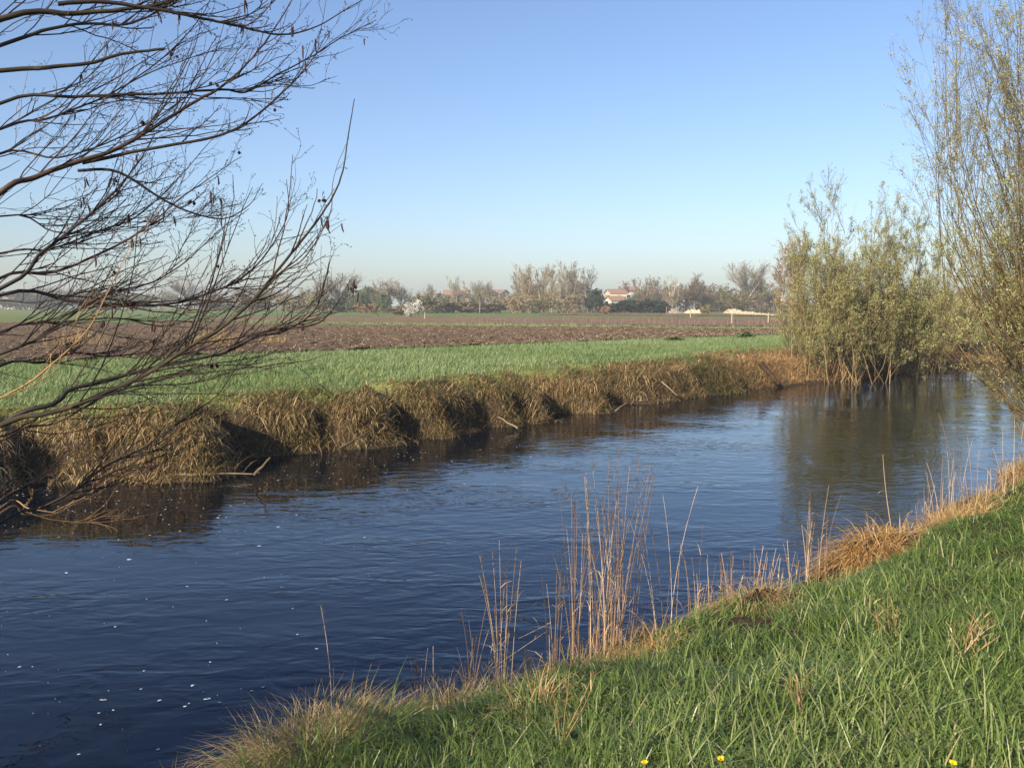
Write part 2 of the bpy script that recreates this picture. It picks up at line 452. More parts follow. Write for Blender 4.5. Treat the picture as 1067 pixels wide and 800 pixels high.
# pale straw lying on the ploughed earth
N = 15000
q = rng.random((N, 2)); a0, a1 = NB0 - dirn * 25, NB1 + dirn * 2; b0, b1 = np.array([-60, 82.]), np.array([20, 55.])
xy = (a0 + (a1 - a0) * q[:, :1]) * (1 - q[:, 1:] ** 1.4) + (b0 + (b1 - b0) * q[:, :1]) * q[:, 1:] ** 1.4
Pb = np.column_stack([xy, np.full(N, 1.06) + rng.random(N) * .05])
D = rng.normal(size=(N, 3)); D[:, 2] = np.abs(D[:, 2]) * .8
g = leaves(Pb, D, rng.uniform(.03, .10, N), rng.uniform(.015, .035, N))
tag(obj('straw_litter', g, blade_mat('pale_straw', [(0, (.17, .12, .08)), (1, (.40, .33, .24))], .8, .1, 0)), kind='stuff')

# ------------------------------------------------------------------ grass
def in_view(P, mx=260, top=-60, bot=930):
    a, b = proj(P); return (a > -mx) & (a < 1067 + mx) & (b > top) & (b < bot) & (P[..., 1] > .8)

# near bank: long wet grass
N = 1400000
u = rng.uniform(.2, 24, N); v = rng.uniform(-14, 4.6, N)
x, y = to_xy(u, v); z = height(u, v); P = np.column_stack([x, y, z])
wn = v_near(u) - v; d = np.hypot(x, y)
keep = in_view(P, 420, -60, 1100) & (rng.random(N) < np.clip((4.6 / d) ** 1.35, 0, 1)) & (wn > .08 + .28 * sn(u, v, 1.2, 31, 3))
keep &= rng.random(N) < .42 + .72 * smooth(-.45, .35, sn(u, v, 4.2, 27, 3) + .6 * sn(u, v, 11, 28, 2))
bare = np.hypot(x - gp(785, 636, .6)[0], (y - gp(785, 636, .6)[1]) * .8) < .16
keep &= ~bare
P, d, u, v, wn = P[keep], d[keep], u[keep], v[keep], wn[keep]
N = len(P); print('near grass', N)
cl = sn(u, v, 1.1, 21, 3); c2 = sn(u, v, 5.0, 22, 3); c3 = sn(u, v, .55, 24, 2)
# blades lie down in swirls: one lean field plus a scatter
la = 1.2 + 1.9 * sn(u, v, .9, 23, 2) + rng.normal(0, .8, N)
lean = np.clip(.85 + .5 * c2 + rng.normal(0, .4, N), .05, 2.2)
D = np.column_stack([np.cos(la) * lean, np.sin(la) * lean, np.ones(N)])
L = (.150 + .04 * cl + .065 * c2) * rng.uniform(.4, 1.5, N) * (.65 + .35 * smooth(.1, 1.3, wn)); W = (.0040 + .00045 * d) * rng.uniform(.7, 1.3, N)
rr = np.clip(.42 + .20 * cl + .14 * c3 + .14 * c2 + rng.normal(0, .2, N), 0, .93); dryp = (rng.random(N) < .03 + .25 * (wn < .6)); rr = np.where(dryp, 1, rr)
g = blades(P, D, L, W, np.clip(rng.normal(1.3, .6, N) + .3 * c2, .1, 3), rr)
j = rng.random(N) < 1.1                              # short undergrowth, coloured darker to put shade in the gaps between long blades
nj = int(j.sum()); Pj = P[j] + rng.normal(size=(nj, 3)) * [.03, .03, 0]; Pj[:, 2] = ground_at(Pj[:, 0], Pj[:, 1])
Pj = np.concatenate([Pj, Pj + rng.normal(size=Pj.shape) * [.06, .06, 0]]); j = np.flatnonzero(j); j = np.concatenate([j, j]); nj *= 2; Pj[:, 2] = ground_at(Pj[:, 0], Pj[:, 1])
blades(Pj, np.column_stack([rng.normal(0, .6, nj), rng.normal(0, .6, nj), np.ones(nj)]), rng.uniform(.03, .10, nj), W[j] * 1.1, rng.uniform(.2, 1.6, nj), np.clip(rr[j] * .75, 0, .6), g, rows=3)
tag(obj('grass', g, M['grass']), kind='stuff')

# far side strip: short dew-grey grass
N = 330000
u = rng.uniform(-16, 62, N); v = rng.uniform(13.3, 30, N); x, y = to_xy(u, v); P = np.column_stack([x, y, height(u, v)])
nb = (P[:, :2] - NB0) @ np.array([-dirn[1], dirn[0]])
bwid = .35 + 1.3 * smooth(22, 28, u)
keep = in_view(P, 120) & (nb < .25 + .35 * sn(x, y, .8, 41, 3)) & (v - v_far(u) > bwid + .45 + .35 * sn(u, v, 1.1, 42, 3)); P = P[keep]; u, v = u[keep], v[keep]; N = len(P); print('far grass', N)
c = sn(u, v, .5, 43, 3); c2 = sn(u, v, 1.8, 44, 3)
D = np.column_stack([rng.normal(.1, .35, N), rng.normal(0, .35, N), np.ones(N)])
g = blades(P, D, (.13 + .04 * c2 + .02 * c) * rng.uniform(.6, 1.3, N), rng.uniform(.010, .022, N), rng.uniform(.1, .9, N),
           np.clip(.42 + .20 * c + .14 * c2 + rng.normal(0, .16, N), 0, 1), rows=3)
tag(obj('field_grass', g, M['far_grass']), kind='stuff')

# grass verge between the ploughed field and the vines
N = 9000
q = rng.random((N, 2)); px_ = 250 + 600 * q[:, 0]; d_ = np.interp(px_, [250, 440, 580, 700, 850], [79, 67, 63.5, 57, 53.5]) + q[:, 1] * 6
P = np.column_stack([(px_ - CX) / FPX * d_, d_, np.full(N, 1.0)])
g = blades(P, np.column_stack([rng.normal(0, .3, N), rng.normal(0, .3, N), np.ones(N)]), rng.uniform(.10, .26, N), rng.uniform(.025, .05, N), rng.uniform(.1, .8, N), np.clip(rng.normal(.5, .22, N), 0, 1), rows=3)
tag(obj('verge_grass', g, M['far_grass']), kind='stuff')

# far bank face: dead grass hanging over the edge and standing along the foot
NT = 12000
tu = np.where(rng.random(NT) < .42, rng.uniform(-12, 26, NT), rng.uniform(23, 45, NT)); tw_ = rng.beta(1.2, 1.1, NT) * (.95 + 1.9 * smooth(22, 28, tu)); hol = np.zeros(NT)
for cc, dd, hh in NU:
    xx = (tu - cc) / hh; hol = np.maximum(hol, np.where(xx < 0, np.exp(-(xx * 3.0) ** 4), np.exp(-(xx * .95) ** 4)) * min(1, dd * 1.7))
tk = rng.random(NT) > .86 * hol
tk &= (sn(tu * 1.0, tw_ * 2.2, 1.7, 57, 3) < .22) | (rng.random(NT) < .30)
tu, tw_ = tu[tk], tw_[tk]; NT = len(tu)
per = 42
tcol = np.clip(.52 + .27 * sn(tu, tw_, 1.4, 51, 3) + rng.normal(0, .17, NT) - .28 * (sn(tu, tw_, .9, 53, 2) > .2) * (tu < 24), 0, 1)
tsz = rng.gamma(6, .15, NT) + .12
u = np.repeat(tu, per); wf0 = np.repeat(tw_, per); sz = np.repeat(tsz, per); N = len(u)
ou, ov = rng.normal(0, .13, N) * sz, rng.normal(0, .07, N) * sz
v = np.repeat(v_far(tu) + tw_, per) + ov; u = u + ou
x, y = to_xy(u, v); P = np.column_stack([x, y, np.maximum(height(u, v), -.05)])
keep = in_view(P, 120); P, u, wf0, sz, ou, ov = P[keep], u[keep], wf0[keep], sz[keep], ou[keep], ov[keep]; tc = np.repeat(tcol, per)[keep]; N = len(P); print('bank grass', N)
out = np.array([-VD[0], -VD[1]])
low = wf0 < .3
s1, s2 = ou / .13 * .15 + rng.normal(0, .42, N), -ov / .07 * .15 + rng.uniform(-.1, .6, N)
D = np.column_stack([UD[0] * s1 + out[0] * s2, UD[1] * s1 + out[1] * s2, np.where(low, 1.3, rng.uniform(.35, 1.0, N))])
L = rng.uniform(.06, .29, N) * sz * np.where(wf0 > .6 + 1.2 * smooth(22, 28, u), .6, 1) * (1 - .3 * smooth(24, 30, u)); W = rng.uniform(.007, .016, N)
bend = np.where(low, rng.uniform(.1, 2.2, N), rng.uniform(.3, 4.4, N))
gmix = np.clip(tc + rng.normal(0, .2, N), 0, 1)
r_ = smooth(23, 28, u) > rng.random(N)
ga = blades(P[~r_], D[~r_], L[~r_], W[~r_], bend[~r_], gmix[~r_], droop=1.2)
tag(obj('bank_grass', ga, M['bank_dry']), kind='stuff')
gb = blades(P[r_], D[r_], L[r_] * .85, W[r_] * 1.3, bend[r_] * .8, np.clip(gmix[r_], .1, 1), droop=1.2)
tag(obj('bank_litter', gb, M['rusty']), kind='stuff')

# ------------------------------------------------------------------ tufts and reeds on the near bank
out_near = np.array([VD[0], VD[1]])
def tussock(px, py, zguess, rx, ry, n, L, mtl, label, W=(.004, .008), up=1.0, spread=.7, bend=(.6, 2.0), rlo=0., rhi=1., name='grass_tussock', cat='grass tussock', group=None, mound=0, mm='soil'):
    c = gp(px, py, zguess); c[2] = ground_at(c[0], c[1]) - .02
    th = thing(name, label, cat, c, group)
    a = rng.uniform(0, 6.28, n); r = np.sqrt(rng.random(n))
    ox, oy = r * np.cos(a) * rx, r * np.sin(a) * ry
    bx, by = c[0] + ox * UD[0] + oy * VD[0], c[1] + ox * UD[1] + oy * VD[1]
    bz = ground_at(bx, by) - .01 + mound * np.cos(r * 1.5)
    D = np.column_stack([(bx - c[0]) / rx * spread + rng.normal(0, .3, n), (by - c[1]) / rx * spread + rng.normal(0, .3, n), np.full(n, up)])
    g = blades(np.column_stack([bx, by, bz]), D, rng.uniform(*L, n), rng.uniform(*W, n), rng.uniform(*bend, n), rng.uniform(rlo, rhi, n))
    part('blades', g, M[mtl], th, c)
    if mound:
        nr, na = 8, 20; V = []
        for i in range(nr):
            q = i / (nr - 1)
            for j in range(na):
                aa = j * 2 * math.pi / na; k = 1 + .25 * math.sin(3 * aa + i) + .15 * rng.normal()
                ox, oy = q * math.cos(aa) * rx * 1.05 * k, q * math.sin(aa) * ry * 1.05 * k
                xx, yy = c[0] + ox * UD[0] + oy * VD[0], c[1] + ox * UD[1] + oy * VD[1]
                V.append((xx, yy, float(ground_at(xx, yy)) - .03 + (mound + .03) * math.cos(q * 1.5) * (1 + .15 * rng.normal())))
        F = [[i * na + j, i * na + (j + 1) % na, (i + 1) * na + (j + 1) % na, (i + 1) * na + j] for i in range(nr - 1) for j in range(na)]
        part('root_mound', Geo().add(V, np.array(F)), M[mm], th, c, True)
    return th

tussock(908, 545, .45, .74, .28, 3600, (.18, .44), 'sedge', 'rusty orange dead sedge tussock at the water edge, widest and most rounded of the clumps', (.005, .010), .7, 1.0, (.6, 3.4), name='sedge_tussock', cat='sedge tussock', mound=.20)
tussock(787, 622, .5, .34, .24, 800, (.16, .38), 'dry', 'dark earthy mound with straw arching over it at the grass edge', (.003, .006), .6, .9, (1, 2.6), rlo=.05, rhi=.8, mound=.09)
tussock(318, 778, .25, .46, .30, 2000, (.22, .48), 'dry', 'straw and green tussock at the bottom left end of the near bank', (.003, .006), .9, .9, (.4, 1.8), rlo=.35, rhi=1, mound=.14)
tussock(330, 784, .35, .44, .28, 1800, (.22, .46), 'grass', 'green grass tuft growing through the straw tussock at the bottom left', (.004, .007), .9, .8, (.4, 1.5), rlo=.2, rhi=.75)
tussock(460, 735, .30, .24, .17, 650, (.16, .36), 'dry', 'small pale straw tuft below the short reeds left of the tall reeds', (.003, .006), 1, .8, (.2, 1.2), rlo=.3, rhi=1)
tussock(618, 690, .35, .36, .22, 900, (.20, .46), 'sedge', 'brown matted tuft around the foot of the tallest reeds', (.003, .007), .8, .9, (1, 2.8), rlo=0, rhi=.8)
tussock(675, 668, .40, .32, .20, 900, (.18, .42), 'sedge', 'orange straw tuft spilling onto the grass right of the tallest reeds', (.003, .007), .8, .9, (1, 2.6), rlo=.2, rhi=1)
tussock(842, 602, .45, .30, .18, 520, (.14, .30), 'dry', 'loose straw tuft between the earthy mound and the sedge tussock', (.003, .006), .9, .9, (.8, 2.2), rlo=.1, rhi=.9)
tussock(1005, 498, .7, .45, .25, 900, (.20, .42), 'sedge', 'orange dry tuft at the top of the near bank by the right edge', (.005, .009), 1, .6, (.6, 2.0), rlo=.2, rhi=1)
tussock(560, 745, .5, .15, .12, 120, (.16, .32), 'dry', 'thin straw tuft in the green grass in front of the tallest reeds', (.003, .006), 1, .8, (.3, 1.2), rlo=.3, rhi=1)
tussock(400, 768, .30, .32, .2, 800, (.18, .38), 'dry', 'flattened straw tuft between the bottom left tussock and the short reeds', (.003, .006), .9, .9, (.6, 1.8), rlo=.1, rhi=.8)

tussock(868, 389, .45, 1.5, .45, 1500, (.25, .75), 'sedge', 'rusty dead grass thatch around the foot of the tan willow coppice', (.012, .022), 1, .5, (.4, 2.4))

# loose dry grass between reeds (uncountable)
N = 23000
u = rng.uniform(1.2, 22, N); v = v_near(u) - rng.normal(.10, .19, N); x, y = to_xy(u, v); P = np.column_stack([x, y, height(u, v)])
keep = in_view(P, 100) & (P[:, 2] > -.12) & (sn(u, v, 1.9, 61, 3) > -.05 - .15 * (u > 6)); P = P[keep]; N = len(P)
D = np.column_stack([rng.normal(0, .4, N), rng.normal(0, .4, N), np.ones(N)])
dd = np.hypot(P[:, 0], P[:, 1])
g = blades(P, D, rng.uniform(.08, .34, N), rng.uniform(.003, .006, N) * (.6 + .07 * dd), rng.uniform(.1, 2.0, N), np.clip(rng.normal(.5, .28, N), 0, 1))
tag(obj('dry_grass', g, M['dry']), kind='stuff')

def reed_clump(label, x0, x1, yb, ytop, n, z=.08, lean=(0, 0), heads=.5, hv=.35, thick=1.0, kind='reed_clump', group='reed clumps along the near bank', cat='reed clump', bent=.06):
    cpx = (x0 + x1) / 2
    c = gp(cpx, yb, z); c[2] = max(ground_at(c[0], c[1]), -.15) - .02
    th = thing(kind, label, cat, c, group)
    d = c[1]; hmax = (yb - ytop) / FPX * d
    for i in range(n):
        px_ = rng.uniform(x0, x1); q = gp(px_, yb + rng.normal(0, 4), z); b0 = np.array([q[0], q[1], max(ground_at(q[0], q[1]), -.2) - .02])
        h = hmax * (1 - hv * rng.random() ** 1.2) if i else hmax
        le = np.array([lean[0] + rng.normal(0, .04), rng.normal(0, .04), 1.0]); P = [b0]; dirv = norm(le)
        k = 8; cur = rng.normal(0, .022, 3)
        for j in range(k - 1):
            dirv = norm(dirv + cur * [1, 1, 0]); P.append(P[-1] + dirv * h / (k - 1))
        P = np.array(P)
        if rng.random() < bent and n > 3:
            j = rng.integers(3, 6); kink = norm(np.array([rng.normal(0, 1), rng.normal(0, .5), rng.uniform(-1.6, -.3)])); L_ = h / (k - 1)
            for q_ in range(j + 1, k): P[q_] = P[q_ - 1] + kink * L_ * .8
        r0 = rng.uniform(.0015, .0029) * thick
        g = tubes(P, np.linspace(r0, r0 * .45, k), 4, rnd=rng.random())
        # leaf remains along the stem
        nl_ = rng.integers(1, 4)
        li = rng.integers(1, 6, nl_)
        blades(P[li], np.column_stack([rng.normal(0, .5, nl_), rng.normal(0, .5, nl_), np.full(nl_, 1.)]), rng.uniform(.06, .18, nl_), np.full(nl_, .005) * thick, rng.uniform(.5, 2.5, nl_), rng.random(nl_), g)
        st = part('stem', g, M['reed'], th, c)
        if rng.random() < heads and h > .3:
            hn = 34; tt = rng.uniform(.80, 1.0, hn); idx = tt * (k - 1); lo = np.minimum(idx.astype(int), k - 2); f = (idx - lo)[:, None]
            S = P[lo] * (1 - f) + P[lo + 1] * f
            hd = blades(S, np.column_stack([rng.normal(0, .28, hn), rng.normal(0, .28, hn), np.full(hn, 1.)]), rng.uniform(.02, .06, hn), np.full(hn, .0026) * thick, rng.uniform(0, .9, hn), rows=3)
            part('plume', hd, M['reed_head'], st, c)
    return th

reed_clump('single thin dead stem standing in the water left of all reeds', 344, 346, 742, 594, 1, .12, (.07, 0), 1, kind='dead_reed', cat='reed stem', group=None)
reed_clump('sparse short reeds just above the small pale straw tuft', 432, 458, 735, 655, 6, .1)
reed_clump('slim pair of knee-high reeds second from the left', 480, 500, 722, 614, 7, .1, (.05, 0))
reed_clump('narrow waist-high sheaf of reeds left of the tallest ones', 516, 532, 705, 527, 14, .1, (.04, 0), .7)
reed_clump('low broken stub of reeds between the two narrow sheaves', 543, 555, 690, 632, 5, .1)
reed_clump('slender leaning reeds immediately left of the tall pale sheaf', 566, 586, 685, 524, 9, .12, (.03, 0), .5)
reed_clump('tall pale sheaf of reeds beside the dense tallest clump', 592, 606, 680, 470, 14, .12, (.02, 0), .7)
reed_clump('dense tallest clump of reeds with dark seed plumes', 613, 648, 672, 444, 46, .15, (.03, 0), .9, .5)
reed_clump('few tall curved reeds on the right flank of the tallest clump', 650, 664, 660, 446, 4, .15, (.08, 0), .9, .3)
reed_clump('lone straight reed between the tallest clump and the spaced group', 680, 688, 650, 490, 2, .2)
reed_clump('spaced group of thin upright reeds right of the lone straight reed', 690, 712, 640, 476, 5, .2, (.03, 0), .3, .3)
reed_clump('pair of fading reeds left of the low palisade of stubs', 716, 728, 640, 520, 3, .2)
reed_clump('low palisade of pale reed stubs left of the earthy mound', 724, 768, 634, 552, 40, .2, (.01, 0), .05, .65, 1.3)
reed_clump('pale reed stubs behind the earthy mound', 770, 832, 607, 535, 44, .25, (.02, 0), .05, .7, 1.4)
reed_clump('thin tall reeds at the left end of the rusty sedge tussock', 836, 862, 575, 468, 14, .3, (.0, 0), .15, .7, 1.5)
reed_clump('two leaning reeds rising from the middle of the rusty sedge tussock', 892, 910, 520, 462, 3, .4, (-.12, 0), .2, .3, 1.4)
reed_clump('long bare stalk leaning left above the rusty sedge tussock', 933, 936, 520, 421, 1, .4, (-.24, 0), 0, thick=1.9, kind='dead_reed', cat='reed stem', group=None)
reed_clump('pale thin weeds just right of the rusty sedge tussock', 955, 985, 500, 432, 14, .5, (-.06, 0), .2, .6, 1.5)
reed_clump('feathery pinkish weeds on the top of the bank at the right edge', 990, 1062, 478, 396, 34, .7, (-.02, 0), .25, .65, 1.5)
reed_clump('longest pale stalk leaning left in front of the willow trees', 1009, 1012, 478, 364, 1, .7, (-.24, 0), 0, thick=2.6, kind='dead_reed', cat='reed stem', group=None)

# dry stalks in the green grass
for px_, py_, zz, n, h, ln, lab in [(931, 630, .9, 7, .26, -.25, 'short straw sprig in the green grass below the sedge tussock'),
                                    (1003, 672, .9, 9, .30, .35, 'forked straw sprig in the green grass near the right edge'),
                                    (583, 775, .7, 4, .40, .30, 'long straw stalk leaning right across the grass at the bottom'),
                                    (845, 730, .9, 5, .22, -.3, 'broken straw stalk lying in the grass at the bottom right')]:
    c = gp(px_, py_, zz); c[2] = ground_at(c[0], c[1])
    th = thing('dry_stalk', lab, 'dry stalk', c)
    S = c + rng.normal(size=(n, 3)) * [.02, .02, 0]
    Pm = grow(S, np.column_stack([np.full(n, ln) + rng.normal(0, .18, n), rng.normal(0, .2, n), np.ones(n)]), rng.uniform(.6, 1, n) * h, 6, 0, .08)
    part('stem', tubes(Pm, taper(np.full(n, .003), 6, .4), 4), M['dry'], th, c)
    Pl = Pm[:, 2:6].reshape(-1, 3)
    part('blades', blades(Pl, np.column_stack([rng.normal(0, .5, len(Pl)), rng.normal(0, .5, len(Pl)), np.ones(len(Pl))]), rng.uniform(.05, .12, len(Pl)), np.full(len(Pl), .006), rng.uniform(.3, 1.5, len(Pl))), M['dry'], th, c)

# dandelions at the very bottom of the photo
m, t, b = mat('dandelion_yellow', .6, .2); b.inputs['Base Color'].default_value = (.80, .55, .02, 1); M['yellow'] = m
M['weed'] = blade_mat('weed_leaf', [(0, (.08, .17, .02)), (1, (.14, .25, .04))], .5, .4, .3)
for px_, py_, lab in [(672, 797, 'small yellow dandelion at the bottom edge, leftmost of three'), (751, 793, 'yellow dandelion over bright leaves, middle of three at the bottom'), (993, 797, 'small yellow dandelion at the bottom right, apart from the others')]:
    c = gp(px_, py_ - 2, 1.03); top = c.copy(); c[2] = ground_at(c[0], c[1])
    th = thing('dandelion', lab, 'flower', c, 'dandelions in the grass')
    part('stem', tubes(np.linspace(c, top, 6), np.full(6, .0025), 5), M['weed'], th, c)
    n = 60; a = rng.uniform(0, 6.28, n); D = np.column_stack([np.cos(a), np.sin(a), rng.uniform(.15, 1.2, n)])
    part('flower_head', leaves(np.repeat(top[None], n, 0), D, rng.uniform(.010, .016, n), .005), M['yellow'], th, c)
    n = 16; a = rng.uniform(0, 6.28, n); D = np.column_stack([np.cos(a), np.sin(a), rng.uniform(.5, 1.4, n)])
    bl = c + [0, 0, .07]
    part('leaf', blades(np.repeat(bl[None], n, 0), D, rng.uniform(.05, .10, n), rng.uniform(.014, .022, n), rng.uniform(.5, 1.8, n)), M['weed'], th, c)

# dark bramble runner trailing over the bank edge
c = gp(735, 655, .45); pts = [pix(a, b_, dd) for a, b_, dd in [(688, 662, 6.0), (712, 650, 6.1), (740, 638, 6.3), (765, 631, 6.4), (800, 628, 6.5), (822, 640, 6.4)]]
Pm = spline(pts); o = obj('bramble_runner', tubes(Pm, np.linspace(.006, .003, len(Pm)), 5), M['twig']); tag(o, 'dark thin bramble runner trailing over the bank edge beside the earthy mound', 'branch')

# sticks along the far bank
def stick(name, a, b_, da, db, r, mtl, lab, n=8, wob=.02):
    A_, B2 = pix(*a, da), pix(*b_, db); P = spline(np.linspace(A_, B2, 5) + rng.normal(size=(5, 3)) * wob * .3, 4); n = len(P)
    o = obj(name, tubes(P, np.linspace(r, r * .5, n), 6), mtl); return tag(o, lab, 'stick')
stick('stick', (266, 494), (281, 477), 12.6, 12.3, .022, M['old_stick'], 'short pale stick poking out of the water below the dark hollow')
stick('stick', (352, 468), (387, 448), 15.2, 16.0, .018, M['old_stick'], 'long pale stick leaning on the far bank right of the dark hollow')
stick('stick', (150, 498), (262, 491), 12.8, 13.0, .014, M['old_stick'], 'thin driftwood pole lying along the foot of the far bank', 12, .12)
stick('stick', (641, 428), (653, 419), 20, 20.4, .02, M['old_stick'], 'short pale stick beside the rightmost dark wedge of the far bank')
stick('log', (793, 379), (812, 400), 27, 26.4, .09, M['soil'], 'dark rotten log sliding down the rusty bank towards the water', 8, .02)
stick('stick', (690, 398), (706, 412), 23.5, 22.8, .02, M['old_stick'], 'thin pale stick stuck in the rusty bank left of the log')
stick('stick', (540, 446), (519, 434), 18, 18.3, .018, M['old_stick'], 'thin bent stick at the waterline left of the dark wedge')

# ------------------------------------------------------------------ bare alder hanging in from the left
base = np.array([-3.35, 3.45, 0.0]); base[2] = ground_at(base[0], base[1]) - .05
alder = thing('alder_tree', 'leafless dark alder reaching over the river from the left edge', 'tree', base)
stems = []
for (dx, dy, top, r) in [(0, 0, 8.0, .13), (-.35, .3, 7.0, .10), (.15, .45, 6.0, .085), (-.1, -.4, 7.0, .10)]:
    P = spline([base + [dx * .3, dy * .3, -.1], base + [dx + .15, dy, 1.2], base + [dx * 1.6 + .2, dy * 1.6, 3.0], base + [dx * 2.2 + .1, dy * 2.2, top]], 6)
    stems.append((P, r))
g = Geo()
for P, r in stems: tubes(P, np.linspace(r, r * .25, len(P)), 10, geo=g)
part('trunk', g, M['alder'], alder, base, True)

# traced limbs: photo positions, start and end distance, radius in photo pixels, bark
LIMB = [
 ([(0, 18), (75, 13), (124, 9), (172, 1), (230, -22), (270, -50)], 3.9, 4.3, 4.6, 'alder'),
 ([(0, 47), (56, 28), (94, 24), (130, 25), (165, 10), (200, -8)], 4.2, 4.6, 3.0, 'twig'),
 ([(60, 4), (110, 2), (160, 10), (200, 18), (225, 23), (262, 31), (292, 36), (326, 30), (360, 12), (392, -8)], 3.9, 4.4, 2.6, 'twig'),
 ([(0, 75), (50, 72), (94, 67), (127, 57), (174, 51)], 3.6, 3.9, 3.4, 'alder'),
 ([(0, 109), (75, 101), (157, 99), (232, 94), (255, 97), (285, 81), (326, 58), (360, 37), (392, 20)], 4.1, 4.9, 2.4, 'twig'),
 ([(0, 135), (49, 124), (100, 105), (150, 80), (200, 60), (250, 44)], 4.6, 5.2, 2.0, 'twig'),
 ([(0, 204), (37, 187), (86, 169), (124, 157), (169, 131), (210, 105), (232, 94), (262, 67), (292, 30), (318, -12)], 3.9, 4.6, 3.9, 'twig'),
 ([(86, 170), (150, 157), (225, 142), (262, 124), (300, 90), (325, 60), (338, 38)], 4.1, 4.6, 2.2, 'twig'),
 ([(82, 178), (124, 180), (169, 208), (195, 221), (232, 229), (259, 214), (272, 191)], 4.1, 4.4, 1.9, 'twig'),
 ([(0, 300), (37, 266), (75, 236), (112, 204), (135, 178), (160, 140)], 4.0, 4.3, 3.2, 'twig'),
 ([(0, 291), (56, 285), (112, 262), (150, 240), (187, 210), (215, 190), (250, 165)], 4.4, 4.7, 2.4, 'twig'),
 ([(0, 225), (60, 240), (131, 238), (190, 228), (240, 215)], 4.7, 5.2, 1.5, 'twig'),
 ([(0, 443), (41, 434), (82, 422), (150, 392), (195, 366), (229, 346), (262, 317), (289, 284), (315, 250), (335, 222), (350, 190), (357, 150), (363, 108)], 3.7, 4.3, 3.8, 'alder'),
 ([(262, 317), (292, 288), (319, 270), (345, 225), (349, 187), (364, 146)], 4.15, 4.4, 1.3, 'twig'),
 ([(0, 445), (56, 422), (75, 407), (127, 394), (180, 381), (210, 374), (240, 366), (270, 351), (296, 346), (326, 325), (338, 291), (342, 275)], 3.8, 4.6, 3.2, 'twig'),
 ([(250, 360), (277, 347), (326, 340), (345, 325), (358, 306), (365, 292)], 4.3, 4.6, 1.5, 'twig'),
 ([(0, 308), (75, 314), (142, 319), (187, 317), (232, 302), (262, 284), (285, 255), (300, 225), (298, 190)], 4.2, 4.8, 2.6, 'twig'),
 ([(0, 370), (45, 351), (86, 321), (116, 306), (161, 293), (195, 272), (230, 240), (262, 215)], 4.1, 4.6, 2.3, 'twig'),
 ([(0, 381), (41, 379), (75, 370), (110, 374), (150, 368), (195, 352), (240, 320)], 4.3, 4.8, 2.0, 'twig'),
 ([(0, 415), (56, 377), (90, 344), (112, 306), (127, 276), (138, 250)], 3.7, 3.9, 1.7, 'orange_twig'),
 ([(0, 545), (40, 530), (79, 510), (108, 487), (140, 471), (168, 455), (187, 440), (226, 414), (251, 379), (280, 350)], 4.6, 5.0, 2.0, 'twig'),
 ([(0, 535), (25, 536), (52, 536), (75, 538), (96, 541), (120, 530)], 6.6, 7.6, 1.7, 'orange_twig'),
 ([(0, 528), (30, 530), (60, 534), (70, 526), (80, 516)], 6.8, 7.2, 1.4, 'orange_twig'),
 ([(0, 522), (22, 509), (45, 490), (75, 471), (95, 450)], 5.0, 5.3, 1.6, 'twig'),
 ([(0, 345), (60, 335), (120, 330), (170, 338), (215, 322), (255, 300)], 4.7, 5.2, 1.7, 'twig'),
 ([(0, 262), (50, 258), (100, 240), (140, 225), (180, 190), (215, 150), (240, 120)], 4.8, 5.3, 1.7, 'twig'),
 ([(0, 160), (60, 165), (110, 150), (170, 120), (230, 75), (270, 30)], 4.9, 5.4, 1.7, 'twig'),
 ([(0, 455), (60, 440), (110, 412), (150, 400), (200, 398), (245, 385), (275, 370)], 4.6, 5.0, 1.7, 'twig'),
]
cat_spots, cone_spots = [], []
